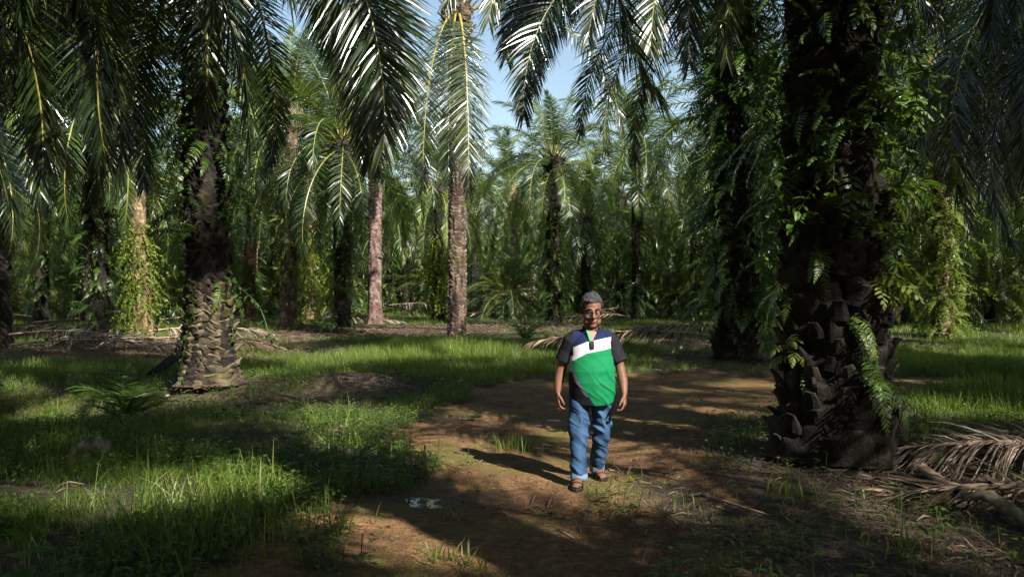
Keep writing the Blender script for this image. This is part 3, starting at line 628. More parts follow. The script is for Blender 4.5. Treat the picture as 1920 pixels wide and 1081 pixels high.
rosette(1545, 455, 3, .55, 'narrow fern hanging straight down left of centre on the massive trunk', FERN, R(-110), .4, 7, 'fern', down=.6)
rosette(1560, 320, 6, .8, 'dull pale fern tangle on the left upper part of the massive trunk', FERN, R(-140), 1.0, 8, 'fern')
rosette(1650, 195, 7, .85, 'large glossy fern arching right, high on the massive palm', BROAD, R(-20), .7, 9, 'fern')
rosette(1600, 235, 5, .75, 'dark arching fern above the pale tangle on the massive palm', FERN, R(-90), 1.0, 10, 'fern')
rosette(1520, 225, 6, .95, 'wide dark fern reaching left, high on the massive palm', FERN, R(185), .5, 11, 'fern')
rosette(1500, 400, 6, .85, 'dark fern spreading left at mid-height toward the knobbly palm', BROAD, R(190), .6, 12, 'fern')
rosette(1660, 360, 6, .7, 'light green fern on the right edge of the massive trunk', BROAD, R(-20), .6, 13, 'vine')
rosette(1590, 600, 5, .5, 'shaded drooping fern above the cascading one', FERN, R(-90), .9, 14, 'fern', down=.6)
rosette(1500, 545, 4, .5, 'small shaded fern on the left edge above the bright lobed one', FERN, R(-160), .6, 15, 'fern')
# extra rugged leaf bases on the massive and scaly palms are parts of them
def find_root(key): return P[key]
x, y, h, r, rb, fl, ln, gz = palms[0]
link('boot_sheath', mk_mesh('boot_sheath', boots_arr(.02, 2.6, lambda z: r + (rb - r) * math.exp(-max(z, 0) / fl) + .03, 120, .19, .17, 5), [M['trunk_dark']], False), P['big'])
x, y, h, r, rb, fl, ln, gz = palms[1]
link('boot_sheath', mk_mesh('boot_sheath', trunk_arr(1.75, .345, .52, .45, .075, 12, .13, 120, .0125, 33, (-.02, 0), 'boot', False), [M['trunk_scale']], False), P['left'])
link('cut_leaf_base', mk_mesh('cut_leaf_base', boots_arr(.30, 1.85, lambda z: .36 + .20 * math.exp(-max(z, 0) / .5) + .04, 46, .15, .13, 6, ln, h), [M['trunk_scale']], False), P['left'])
x, y, h, r, rb, fl, ln, gz = palms[2]
link('boot_sheath', mk_mesh('boot_sheath', boots_arr(.1, 2.4, lambda z: r + (rb - r) * math.exp(-max(z, 0) / fl) + .02, 60, .20, .30, 7), [M['trunk_dark']], False), P['rightmid'])
link('root_mat', mk_mesh('root_mat', trunk_arr(.34, .40, .60, .22, .05, 14, .10, 90, .02, 31, (0, 0), 'ring', False), [M['trunk_brown']], True), P['left'])
for ch in P['left'].children:
    if ch.name.startswith('trunk'): ch.data.materials[0] = M['trunk_dark']

# ------------------------------------------------------------------ grass and ground cover
def tuft(n, h, w, spread, seed, bend=1.0, seg=2, droop=.9):
    r = np.random.default_rng(seed); a = r.random(n) * 6.28; hh = h * r.uniform(.45, 1.1, n); lean = r.uniform(.05, .55, n) * bend
    dx, dy = np.cos(a), np.sin(a); bx, by = r.normal(0, spread, n), r.normal(0, spread, n); fa = a + 1.57 + r.normal(0, .5, n)
    rows = []
    for k in range(seg + 1):
        u = k / seg; out = hh * lean * u ** 1.7 * 1.3; zz = hh * (u - droop * lean * u * u * .6); w_ = w * (1, .8, .5, .05)[int(round(u * 3))] / 2
        c = np.stack([bx + dx * out, by + dy * out, zz], 1); s_ = np.stack([np.cos(fa), np.sin(fa), 0 * a], 1) * w_
        rows += [c - s_, c + s_]
    V = np.stack(rows, 1).reshape(-1, 3); base = (np.arange(n) * 2 * (seg + 1))[:, None]
    Qd = np.concatenate([base + np.array([[2 * k, 2 * k + 1, 2 * k + 3, 2 * k + 2]]) for k in range(seg)])
    tt = np.repeat(np.clip(r.normal(.45, .17, n) + (r.random(n) > .90) * .5, 0, 1), 2 * (seg + 1))
    return V, Qd, np.zeros(len(Qd), int), tt
def bits(n, seed, r_=.5, lmin=.05, lmax=.25, w=.012, z=.012):            # twigs and strips lying flat
    r = np.random.default_rng(seed); a = r.random(n) * 6.28; l = r.uniform(lmin, lmax, n); x = r.uniform(-r_, r_, n); y = r.uniform(-r_, r_, n)
    d = np.stack([np.cos(a), np.sin(a), r.normal(0, .12, n)], 1); s_ = np.stack([-np.sin(a), np.cos(a), r.normal(0, .5, n)], 1) * w / 2 * r.uniform(.5, 1.6, n)[:, None]
    c = np.stack([x, y, r.uniform(.2, 1.5, n) * z], 1); mid = c + np.array([0, 0, 1.0]) * (l * .12)[:, None]
    V = np.stack([c - d * l[:, None] / 2 - s_ * .5, c - d * l[:, None] / 2 + s_ * .5, mid - s_, mid + s_, c + d * l[:, None] / 2 - s_ * .3, c + d * l[:, None] / 2 + s_ * .3], 1).reshape(-1, 3)
    b = (np.arange(n) * 6)[:, None]; Qd = np.concatenate([b + np.array([[0, 1, 3, 2]]), b + np.array([[2, 3, 5, 4]])])
    return V, Qd, np.zeros(len(Qd), int), np.repeat(np.clip(r.normal(.5, .25, n), 0, 1), 6)
def herb(seed, n=9, h=.14, s_=.6):
    r = np.random.default_rng(seed); ms = []
    for i in range(n):
        a = r.random() * 6.28; z = h * r.random(); d = r.uniform(.01, .08); ms.append(trs((d * math.cos(a), d * math.sin(a), z + .01), rotz(a) @ roty(r.uniform(-.6, .3)), s_ * r.uniform(.5, 1.1)))
    return cat([inst(LEAF, ms, r.normal(0, .2, n)), tube([(0, 0, 0), (.01, .005, h)], .003, 3, .3, 0, False)])
def scatter(n, ymin, ymax, seed, power=1.0, margin=1.15):
    """points spread evenly over what the camera and its neighbours can see"""
    r = np.random.default_rng(seed)
    u = r.random(n); y = (ymin ** power + u * (ymax ** power - ymin ** power)) ** (1 / power); x = r.uniform(-1, 1, n) * (y * .66 * margin + 1.0)
    return x, y, r
def place(tmpls, x, y, sc_, r, tilt=.15, tj=.12, tv=None):
    z = hgt(x, y); out = []; k = r.integers(len(tmpls), size=len(x)); an = r.random(len(x)) * 6.28
    for j, tm in enumerate(tmpls):
        ii = np.where(k == j)[0]
        if not len(ii): continue
        m = np.zeros((len(ii), 4, 4)); c, s_ = np.cos(an[ii]), np.sin(an[ii]); S_ = sc_[ii]
        m[:, 0, 0] = c * S_; m[:, 0, 1] = -s_ * S_; m[:, 1, 0] = s_ * S_; m[:, 1, 1] = c * S_; m[:, 2, 2] = S_; m[:, 3, 3] = 1
        m[:, 0, 2] = r.normal(0, tilt, len(ii)) * S_; m[:, 1, 2] = r.normal(0, tilt, len(ii)) * S_
        m[:, 0, 3] = x[ii]; m[:, 1, 3] = y[ii]; m[:, 2, 3] = z[ii] - .01
        t_ = r.normal(0, tj, len(ii)) + (tv[ii] if tv is not None else 0); out.append(inst(tm, m, t_))
    return cat(out)
def litter_at(x, y):
    v = np.zeros(x.shape)
    for a, b_, r in LIT_SPOTS: v = np.maximum(v, np.clip(1.5 - np.hypot(x - a, y - b_) / r, 0, 1))
    return v
def trunk_clear(x, y):
    ok = np.ones(x.shape, bool)
    for p in palms: ok &= np.hypot(x - p[0], y - p[1]) > p[4] + .02
    return ok
def lush(x, y):      # how tall and dense the grass stands
    g = .35 + .9 * np.clip(vnoise(x, y, .35, 31) * 1.5 - .35, 0, 1) + .3 * (vnoise(x, y, 1.3, 32) - .5)
    g += .55 * np.exp(-((y - 22) / 7.0) ** 2 - ((x + 2) / 6.0) ** 2) + .8 * np.exp(-((y - 15) / 6.0) ** 2 - ((x - 9.0) / 3.5) ** 2) + .15 * np.exp(-((y - 6.0) / 1.2) ** 2 - ((x + 2.6) / 1.2) ** 2)
    return np.clip(g * (1 - .8 * litter_at(x, y)), .06, 1.6)
T_SHORT = [tuft(13, .13, .007, .05, k, 1.3) for k in range(4)]; T_MID = [tuft(13, .27, .009, .06, 10 + k, 1.1, 3) for k in range(4)]; T_FAR = [tuft(9, .34, .020, .13, 20 + k, 1.1, 2) for k in range(3)]; T_VFAR = [tuft(8, .36, .045, .3, 30 + k, 1.0, 1) for k in range(3)]
arrs = []
x, y, r = scatter(30000, 4.2, 12, 1, 1.6); pd = path_d(x, y); g = lush(x, y); keep = (pd > .0) & trunk_clear(x, y) & (r.random(len(x)) < (.10 + g * .9) * np.clip(vnoise(x, y, 1.1, 51) * 2.6 - .55, .08, 1)); x, y, g, pd = x[keep], y[keep], g[keep], pd[keep]
arrs.append(place(T_SHORT, x, y, (.38 + .62 * g) * np.clip(.5 + pd, .5, 1.1) * r.uniform(.6, 1.3, len(x)), r, tv=(vnoise(x, y, .8, 61) - .5) * .55 + (vnoise(x, y, 3, 62) - .5) * .3))
x, y, r = scatter(9000, 4.2, 12, 2, 1.6); pd = path_d(x, y); g = lush(x, y); keep = (pd > .25) & trunk_clear(x, y) & (r.random(len(x)) < np.clip(g - .55, 0, 1) * np.clip(vnoise(x, y, .9, 52) * 3 - 1.2, 0, 1)); x, y, g = x[keep], y[keep], g[keep]
arrs.append(place(T_MID, x, y, (.35 + .65 * g) * r.uniform(.6, 1.3, len(x)), r, tv=(vnoise(x, y, .8, 61) - .5) * .55 + (vnoise(x, y, 3, 62) - .5) * .3))
x, y, r = scatter(34000, 12, 30, 3, 1.4); pd = path_d(x, y); g = lush(x, y); keep = (pd > .1) & trunk_clear(x, y) & (r.random(len(x)) < .2 + g * .8) & (r.random(len(x)) > litter_at(x, y) * .75); x, y, g = x[keep], y[keep], g[keep]
arrs.append(place(T_MID, x, y, (.30 + .70 * g) * r.uniform(.5, 1.3, len(x)), r, tv=(vnoise(x, y, .5, 61) - .5) * .5))
x, y, r = scatter(26000, 28, 70, 4, 1.2); g = lush(x, y); keep = trunk_clear(x, y) & (r.random(len(x)) < .15 + g * .8) & (r.random(len(x)) > litter_at(x, y) * .9); x, y, g = x[keep], y[keep], g[keep]
arrs.append(place(T_FAR, x, y, (.4 + .7 * g) * r.uniform(.6, 1.3, len(x)), r, tv=(vnoise(x, y, .8, 61) - .5) * .55 + (vnoise(x, y, 3, 62) - .5) * .3))
x, y, r = scatter(9000, 65, 150, 5, 1.2); arrs.append(place(T_VFAR, x, y, r.uniform(.6, 1.5, len(x)), r))
grass = link('grass', mk_mesh('grass', cat(arrs), [M['grass']])); tag(grass, kind='stuff')
# sparse grass and weeds on the soil
x, y, r = scatter(3200, 4.2, 20, 6, 1.5); pd = path_d(x, y); keep = (pd < .05) & (vnoise(x, y, 1.1, 41) > .48) & trunk_clear(x, y); x, y = x[keep], y[keep]
sp = place(T_SHORT, x, y, r.uniform(.2, .6, len(x)), r)
o = link('sparse_grass', mk_mesh('sparse_grass', sp, [M['grass']])); tag(o, kind='stuff')
HB = [herb(k) for k in range(5)]
x, y, r = scatter(22000, 4.2, 16, 7, 1.5); pd = path_d(x, y); keep = (pd > -.15) & trunk_clear(x, y) & (vnoise(x, y, .9, 42) > .30) & (r.random(len(x)) > .85 * np.minimum(litter_at(x, y), 1)); x, y = x[keep], y[keep]
o = link('ground_cover_weeds', mk_mesh('ground_cover_weeds', place(HB, x, y, r.uniform(.5, 1.5, len(x)), r), [M['weed']])); tag(o, kind='stuff')
BT = [bits(20, k, w=.008, lmax=.18) for k in range(4)]
x, y, r = scatter(7500, 4.2, 48, 8, 1.2); l_ = litter_at(x, y); pd = path_d(x, y); keep = (r.random(len(x)) < l_ * .9 + .08) & (pd > -.2); x, y = x[keep], y[keep]
o = link('leaf_litter', mk_mesh('leaf_litter', place(BT, x, y, r.uniform(.7, 1.4, len(x)) * (1 + y / 40), r, .02), [M['drydark']])); tag(o, kind='stuff')
BF = [bits(10, 30 + k, .5, .01, .05, .012, .004) for k in range(3)]
x, y, r = scatter(1900, 4.2, 16, 9, 1.4); pd = path_d(x, y); keep = pd < .1; x, y = x[keep], y[keep]
o = link('path_debris', mk_mesh('path_debris', place(BF, x, y, r.uniform(.7, 1.4, len(x)), r, .02), [M['drydark']])); tag(o, kind='stuff')
def stone_arr(s_, seed, nth=9, nz=6):
    r = np.random.default_rng(seed); V = []
    for i in range(nz):
        ph = PI * (i + .5) / nz
        for j in range(nth):
            t = 2 * PI * j / nth; k = 1 + .35 * (vnoise(np.array([math.cos(t) * math.sin(ph) * 1.3 + 5]), np.array([math.cos(ph) * 1.3 + math.sin(t) * math.sin(ph) + 3]), 1.5, seed)[0] - .5)
            V.append((math.sin(ph) * math.cos(t) * k, math.sin(ph) * math.sin(t) * k * .8, -math.cos(ph) * .62 * k))
    Qd = [(i * nth + j, i * nth + (j + 1) % nth, (i + 1) * nth + (j + 1) % nth, (i + 1) * nth + j) for i in range(nz - 1) for j in range(nth)]
    V += [(0, 0, -.62), (0, 0, .6)]; c = len(V) - 2
    Qd += [((j + 1) % nth, j, c, c) for j in range(nth)] + [((nz - 1) * nth + j, (nz - 1) * nth + (j + 1) % nth, c + 1, c + 1) for j in range(nth)]
    return np.array(V) * s_, np.array(Qd), np.zeros(len(Qd), int), np.full(len(V), .5)
ST = [stone_arr(1, k, 6, 4) for k in range(4)]
x, y, r = scatter(16000, 4.2, 17, 10, 1.5); pd = path_d(x, y); keep = (pd < .25); x, y = x[keep], y[keep]
o = link('gravel', mk_mesh('gravel', place(ST, x, y, r.uniform(.003, .010, len(x)) * (1 + 1.2 * (r.random(len(x)) > .95)), r, 0), [M['pebble']], True)); tag(o, kind='stuff')
# ------------------------------------------------------------------ single plants, stones and fallen fronds
def thing_mesh(name, arr, mat, x, y, label, cat_, group=None, z=0.0, rz=0.0, smooth=False, s_=1.0):
    o = link(name, mk_mesh(name, arr, mat if isinstance(mat, list) else [mat], smooth), None, (x, y, h1(x, y) + z)); o.rotation_euler.z = rz; o.scale = (s_,) * 3
    tag(o, label, cat_, group); return o
for k, (px, py, n, h, w, sp_, lab) in enumerate([
    (965, 838, 46, .26, .014, .13, 'pale bushy grass tuft in the middle of the dirt path, left of the man'),
    (845, 962, 26, .15, .010, .07, 'small spiky grass tuft beside the shining puddle'),
    (862, 1045, 34, .17, .013, .12, 'grass and weed tuft at the bottom edge of the path'),
    (1375, 832, 52, .26, .013, .20, 'pale sunlit grass clump between path and massive palm'),
    (1335, 885, 14, .42, .010, .06, 'thin tall bleached grass wisps near the path edge'),
    (1240, 812, 12, .14, .008, .08, 'tiny grass sprig on the path right of the man\'s knee'),
    (1140, 868, 14, .15, .009, .05, 'tiny grass sprout just behind the man\'s left sandal'),
    (1115, 925, 16, .12, .009, .06, 'low grass sprout in front of the man\'s left sandal'),
    (350, 985, 260, .46, .011, .36, 'big lush clump of tall grass at the lower left'),
    (430, 1010, 130, .34, .010, .28, 'tall grass clump right of the biggest one, lower left'),
    (290, 1040, 130, .36, .010, .30, 'tall grass clump at the bottom edge, lower left'),
    (245, 880, 26, .34, .016, .10, 'upright grass tuft right of the boulder'),
    (590, 800, 60, .42, .014, .30, 'grass clump standing in shade left of the path bend'),
    (660, 835, 60, .28, .012, .25, 'sunlit grass clump on the path\'s left rim'),
    (600, 715, 40, .35, .014, .2, 'grass tuft beside the low soil mound'),
    (1745, 870, 44, .38, .016, .16, 'sunlit grass tuft between the massive palm and the dead frond'),
    (1490, 935, 34, .34, .014, .12, 'grass tuft in deep shade at the foot of the massive palm'),
    (1700, 1040, 30, .25, .012, .16, 'sparse grass tuft at the bottom right in shade'),
    (480, 655, 44, .60, .022, .4, 'tall grass stand right of the scaly palm base'),
    (935, 672, 60, .50, .02, .5, 'brightest tall grass stand at the rim of the clearing'),
    (1300, 612, 44, .6, .03, .6, 'grass stand beyond the man at the right of his head'),
    (1195, 905, 16, .16, .009, .08, 'small weed-like grass sprout on the path right of the man\'s feet'),
    (905, 905, 14, .12, .008, .08, 'faint grass sprig just right of the puddle\'s far rim'),
    (1275, 960, 26, .20, .009, .12, 'loose grass tuft where the path meets the dark litter'),
    (700, 905, 60, .22, .009, .22, 'grass tuft on the left rim of the path, above the puddle'),
    (560, 1000, 60, .26, .009, .25, 'grass tuft spilling onto the path at the lower left')]):
    x, y = gp(px, py); thing_mesh('grass_tuft', tuft(n, h, w, sp_, 500 + k, 1.15, 3), M['grass'], x, y, lab, 'grass tuft', 'grass tufts standing out of the sward')
def seedling(n, L, seed):      # self-sown palm: a fan of small pinnate leaves
    r = np.random.default_rng(seed); parts = []
    for i in range(n):
        a = i * 2.4 + r.normal(0, .2); f_ = frond_arr(L=L * r.uniform(.7, 1.1), th0=R(r.uniform(50, 82)), droop=R(r.uniform(40, 80)), n=15, ll=L * .38, wd=.03, seg=3, seed=seed * 20 + i, grav=.3, flat=True)
        V = f_[0].copy(); 
        parts.append(inst((V, f_[1], np.zeros(len(f_[2]), int), f_[3]), [trs((0, 0, 0), rotz(a), 1)]))
    return cat(parts)
M['seedling'] = leaf_mat('seedling_leaf', [(0, (.035, .07, .015)), (.5, (.07, .13, .02)), (1, (.12, .17, .03))], .4, .3, (.2, .3, .03))
for k, (px, py, n, L, lab) in enumerate([(235, 765, 9, 1.0, 'young palm seedling in the dark hollow left of the scaly palm'), (985, 640, 9, 1.6, 'palm seedling beyond the bright grass, right of the tall bare trunk'),
        (690, 603, 8, 2.2, 'palm seedling at the foot of the pink trunk'), (1290, 575, 10, 3.6, 'young pale palm in the far shade, right of the man'), (440, 595, 8, 2.0, 'palm seedling behind the scaly palm'), (1120, 590, 8, 2.2, 'palm seedling behind the man\'s head')]):
    x, y = gp(px, py); thing_mesh('palm_seedling', seedling(n, L, 600 + k), M['seedling'], x, y, lab, 'palm seedling', 'self-sown palm seedlings')
# broad-leaved sapling at the bottom left corner, close to the lens
def big_leaf(l, w, n=7):
    us = np.linspace(0, 1, n); V = []
    for u in us:
        ww = w * math.sin(PI * min(1, u * .97 + .02)) ** .75 / 2; V += [(u * l, -ww, -.22 * l * u * u + .2 * ww), (u * l, -ww * .5, -.22 * l * u * u + .02 * ww), (u * l, 0, -.22 * l * u * u - .004), (u * l, ww * .5, -.22 * l * u * u + .02 * ww), (u * l, ww, -.22 * l * u * u + .2 * ww)]
    Qd = [(5 * i + j, 5 * i + j + 1, 5 * i + j + 6, 5 * i + j + 5) for i in range(n - 1) for j in range(4)]
    return np.array(V), np.array(Qd), np.zeros(len(Qd), int), np.full(len(V), .4)
x, y = wx(45, 4.3), 4.3
o = thing_mesh('sapling', tube([(0, 0, 0), (.01, .01, .15), (0, .02, .32)], .005, 5, .3), M['weed'], x, y, 'broad-leaved sapling in the dark bottom left corner', 'sapling')
for k, (a, l, z, tl) in enumerate([(-100, .17, .31, -.9), (20, .16, .25, -.2), (140, .16, .22, -.2), (-60, .17, .17, -.1), (200, .15, .14, 0)]):
    lf = link('leaf', mk_mesh('leaf', inst(big_leaf(l, l * .72), [trs((0, .01, z), rotz(R(a)) @ roty(tl))]), [M['weed']], True), o)
def rock(px, py, s_, name, label, mat, seed, sz=(1, 1, 1)):
    x, y = gp(px, py); a = stone_arr(1.0, seed, 40, 26); V = a[0]
    d = 1 + .22 * (vnoise(V[:, 0] * 2 + V[:, 2], V[:, 1] * 2 - V[:, 2] * 1.3, 1.2, seed) - .5) + .10 * (vnoise(V[:, 0] * 6 + V[:, 2] * 4, V[:, 1] * 6 - V[:, 2] * 3, 1, seed + 1) - .5)
    V = V * d[:, None] * s_ * np.array(sz); return thing_mesh(name, (V, a[1], a[2], a[3]), mat, x, y, label, name, z=s_ * .28 * sz[2], smooth=True, rz=seed)
rock(168, 868, .19, 'boulder', 'rounded mossy boulder in the shaded grass on the left', M['rock'], 1, (1, .9, 1.3))
rock(520, 888, .05, 'stone', 'flat pale stone lying in the grass left of the path', M['palestone'], 3, (1.3, 1, .5))
rock(546, 876, .06, 'stone', 'larger pale stone beside the flat one in the grass', M['palestone'], 4, (1.3, 1, .5))
rock(1178, 808, .08, 'stone', 'grey flat stone on the path right of the man', M['palestone'], 5, (1.6, .8, .45))
rock(1038, 783, .07, 'stone', 'small grey stone on the path behind the man', M['palestone'], 6, (1.5, .8, .45))
rock(360, 690, .13, 'stone', 'lump of soil and stone against the scaly palm', M['rock'], 7, (1.3, 1, .8))
rock(315, 740, .05, 'stone', 'little pale stone left of the scaly palm base', M['palestone'], 8, (1.3, 1, .6))
rock(1260, 1050, .05, 'stone', 'brown clod at the bottom of the path', M['rock'], 9, (1.5, 1, .5))
# puddle: a shallow sheet of still water with an uneven rim
def puddle(px, py, rx, ry, label, seed, dz):
    x, y = gp(px, py); n = 72; t = np.arange(n) / n * 2 * PI; rr = 1 + 1.0 * (vnoise(np.cos(t) * 1.6, np.sin(t) * 1.6, 1, seed) - .5) + .7 * (vnoise(np.cos(t) * 5, np.sin(t) * 5, 1, seed + 1) - .5)
    V = np.stack([rx * rr * np.cos(t), ry * rr * np.sin(t), 0 * t], 1); V = np.vstack([V, [0, 0, 0]])
    Qd = np.array([(i, (i + 1) % n, n, n) for i in range(n)])
    m = M.get('water')
    if m is None:
        m, nt, b, out = new_mat('puddle_water'); b.inputs['Base Color'].default_value = (.035, .028, .016, 1); b.inputs['Roughness'].default_value = .03; b.inputs['Specular IOR Level'].default_value = .8; b.inputs['IOR'].default_value = 1.9
        bump(nt, b, noise(nt, 22, 3, .6, coord(nt)), .04, .01); M['water'] = m
    o = link('puddle', mk_mesh('puddle', (V, Qd, np.zeros(n, int), np.zeros(n + 1)), [m]), None, (x, y, h1(x, y) + dz)); tag(o, kind='structure'); return o
puddle(788, 934, .25, .19, '', 3, .010)
puddle(860, 778, .28, .22, '', 5, .012)

# fallen fronds
def dead_frond(px, py, a, L, label, seed, mat='dry', grav=.5, ll=.8, dr=.25, n=70, z=.10, Y=None, group='dead palm fronds lying on the ground', wd=.032, gap_=.25):
    x, y = gp(px, py)
    arr = frond_arr(L=L, th0=R(7), droop=R(14) + dr, n=n, ll=ll, wd=wd, seg=4, seed=seed, grav=grav, lateral=random.Random(seed).uniform(-.5, .5), gap=gap_, flat=False)
    V = arr[0]; wxy = np.stack([V[:, 0] * math.cos(R(a)) - V[:, 1] * math.sin(R(a)) + x, V[:, 0] * math.sin(R(a)) + V[:, 1] * math.cos(R(a)) + y], 1)
    g0 = h1(x, y); gz = hgt(wxy[:, 0], wxy[:, 1]) - g0 - z + .012; V[:, 2] = np.maximum(V[:, 2], gz + (np.random.default_rng(seed).random(len(V)) * .02))
    o = link('dead_frond', mk_mesh('dead_frond', (V, arr[1], arr[2], arr[3]), [M[mat], M['dryrib']]), None, (x, y, g0 + z)); o.rotation_euler.z = R(a); tag(o, label, 'dead palm frond', group); return o
M['dryrib'] = simple('dry_palm_rib', (.42, .30, .20), .7, .3, .5, 8, .2)
dead_frond(2070, 905, 176, 1.75, 'big bleached dead frond fanning out at the lower right edge', 1, 'dry', .9, .75, .1, 150, .30, wd=.016)
dead_frond(2060, 950, 158, 1.6, 'dark half-rotten frond butt under the bleached one, lower right', 2, 'drydark', .5, .8, .2, 50, .10)
dead_frond(2080, 860, 176, 1.9, 'pinkish dry frond behind the bleached one, lower right', 3, 'dry', .4, .8, .2, 50, .22)
dead_frond(1350, 672, 185, 5.2, 'grey dead frond with curled leaflets lying behind the man, against the knobbly palm', 4, 'drydark', 1.2, .9, .1, 90, .55, wd=.05)
dead_frond(1420, 664, 178, 4.6, 'second curled grey frond on top of the one behind the man', 5, 'dry', 1.4, .8, .1, 80, .7, wd=.04)
dead_frond(730, 592, -20, 6.5, 'white bleached frond with an arched rib left of the tall bare trunk', 6, 'dry', .9, 1.2, .15, 70, .9, wd=.07)
dead_frond(720, 606, 190, 6.0, 'bleached frond lying left of the pink trunk', 7, 'dry', .6, 1.3, .1, 70, .35, wd=.08)
dead_frond(1000, 598, 175, 7.0, 'long straight pale frond right of the tall bare trunk', 8, 'dry', .4, .8, .1, 60, .4, wd=.07)
dead_frond(600, 607, 5, 5.5, 'reddish dry frond between the creeper palm and the pink one', 9, 'dry', .5, 1.2, .1, 60, .3, wd=.07)
dead_frond(1120, 598, 20, 5.0, 'heap-topping bleached frond behind the man\'s left shoulder', 10, 'dry', .7, 1.3, .1, 70, .7, wd=.08)
dead_frond(1180, 606, 160, 4.5, 'reddish frond lying under the bleached one behind the man', 11, 'dry', .5, 1.2, .1, 60, .4, wd=.07)
lf = [(20, 668, 5, 5.0, .25, 'dry', 'long pale dead frond at the left edge, lowest of the pile'), (10, 650, 0, 5.0, .5, 'dry', 'bleached frond with upturned leaflets at the left edge'), (60, 625, 10, 6.0, .5, 'drydark', 'dark rotting frond in the middle of the left pile'),
      (200, 632, 175, 5.5, .35, 'drydark', 'shaded brown frond under the fern-covered palm'), (120, 598, -5, 6.5, .7, 'dry', 'sunlit frond topping the back of the left pile'), (280, 640, 15, 4.5, .4, 'dry', 'orange-brown frond at the foot of the ochre palm'),
      (330, 658, 170, 4.5, .35, 'dry', 'pinkish frond tip reaching the scaly palm'), (240, 655, -8, 5.0, .25, 'drydark', 'grey frond lying in front of the fern-covered palm'), (60, 610, 178, 6.0, .5, 'dry', 'thin dry frond near the second trunk from the left edge'),
      (300, 612, 0, 6.0, .4, 'dry', 'tan dead frond behind the ochre palm\'s foot'), (1850, 612, 10, 6.0, .4, 'dry', 'tan fronds\' longest piece behind the right-hand grass'), (1900, 600, 172, 6.0, .5, 'drydark', 'dark frond at the right edge beyond the grass')]
for k, (px, py, a, L, z, mt, lab) in enumerate(lf): dead_frond(px, py, a, L, lab, 30 + k, mt, .6, 1.0, .1, 70, z, wd=.05)
# the curved grey petiole on the ground and the black one behind it
def petiole(pts, w, label, mat, tcol):
    a = tube(pts, w, 8, .5); o = link('frond_petiole', mk_mesh('frond_petiole', a, [M[mat]], True)); tag(o, label, 'petiole'); return o
def gpt(px, py, z): x, y = gp(px, py); return (x, y, h1(x, y) + z)
petiole([gpt(1702, 880, .10), gpt(1730, 905, .07), gpt(1768, 922, .05), gpt(1800, 930, .04), gpt(1835, 935, .03)], [(.05, .02), (.055, .03), (.05, .03), (.04, .03), (.02, .02)], 'curved grey petiole lying beside the massive palm\'s base', 'dryrib', 0)
petiole([gpt(1800, 960, .12), gpt(1850, 965, .16), gpt(1900, 985, .10), gpt(1960, 1010, .04)], [(.05, .03), (.07, .04), (.05, .04), (.03, .02)], 'thick dark petiole under the dead frond, lower right', 'rock', 0)
petiole([gpt(285, 715, .10), gpt(320, 702, .24), gpt(352, 680, .42)], [(.10, .06), (.13, .08), (.10, .07)], 'dark fallen log end leaning on the scaly palm', 'trunk_dark', 0)
petiole([gpt(1300, 925, .02), gpt(1370, 948, .03), gpt(1440, 965, .02)], [.008, .010, .006], 'thin pale stick lying in the shade right of the path', 'dryrib', 0)
petiole([gpt(1045, 985, .012), gpt(1075, 1003, .015)], [.006, .005], 'short twig on the path in front of the man', 'dryrib', 0)
x, y = gp(441, 600)
o = thing_mesh('plastic_scrap', (np.array([(-.25, 0, 0), (.05, -.1, 0), (.28, .02, 0), (-.2, .05, .32), (.04, -.05, .40), (.22, .05, .28), (0, .15, .05)]), np.array([(0, 1, 4, 3), (1, 2, 5, 4), (2, 6, 5, 5), (6, 0, 3, 3), (3, 4, 5, 6)]), np.zeros(5, int), np.full(7, .5)), simple('turquoise_plastic', (.02, .42, .36), .5, .4, .2), x, y, 'small turquoise plastic scrap behind the scaly palm', 'litter')
# ------------------------------------------------------------------ the walking man
def ellip(c, r, m=None, nu=24, nv=16):
    V = []; 
    for i in range(nv + 1):
        ph = PI * i / nv
        for j in range(nu): t = 2 * PI * j / nu; V.append((math.sin(ph) * math.cos(t) * r[0], math.sin(ph) * math.sin(t) * r[1], math.cos(ph) * r[2]))
    V = np.array(V)
    if m is not None: V = V @ m[:3, :3].T
    V = V + np.array(c); Qd = [(i * nu + j, i * nu + (j + 1) % nu, (i + 1) * nu + (j + 1) % nu, (i + 1) * nu + j)[::-1] for i in range(nv) for j in range(nu)]
    return V, np.array(Qd), np.zeros(len(Qd), int), np.full(len(V), .5)
def limb(pts, rad, nseg=20):
    """smooth tapered limb with rounded ends through joints"""
    P = np.array(pts, float); rr = np.array([(r, r) if np.isscalar(r) else r for r in rad], float)
    d = np.concatenate([[0], np.cumsum(np.linalg.norm(np.diff(P, axis=0), axis=1))]); s_ = np.linspace(0, d[-1], 4 * len(P) + 4)
    PP = np.stack([np.interp(s_, d, P[:, k]) for k in range(3)], 1); RR = np.stack([np.interp(s_, d, rr[:, k]) for k in range(2)], 1)
    if len(P) > 2:
        for _ in range(2): PP[1:-1] = (PP[:-2] + 2 * PP[1:-1] + PP[2:]) / 4; RR[1:-1] = (RR[:-2] + 2 * RR[1:-1] + RR[2:]) / 4
    def endcap(p, q_, r):
        u = nrm((p - q_)[None])[0]; return [(p + u * r.mean() * k, r * math.sqrt(max(0, 1 - k * k)) + 1e-4) for k in (.5, .85, .98)]
    e0 = endcap(PP[0], PP[1], RR[0])[::-1]; e1 = endcap(PP[-1], PP[-2], RR[-1])
    PP = np.vstack([[e[0] for e in e0], PP, [e[0] for e in e1]]); RR = [tuple(e[1]) for e in e0] + [tuple(x) for x in RR] + [tuple(e[1]) for e in e1]
    return tube(PP, RR, nseg)
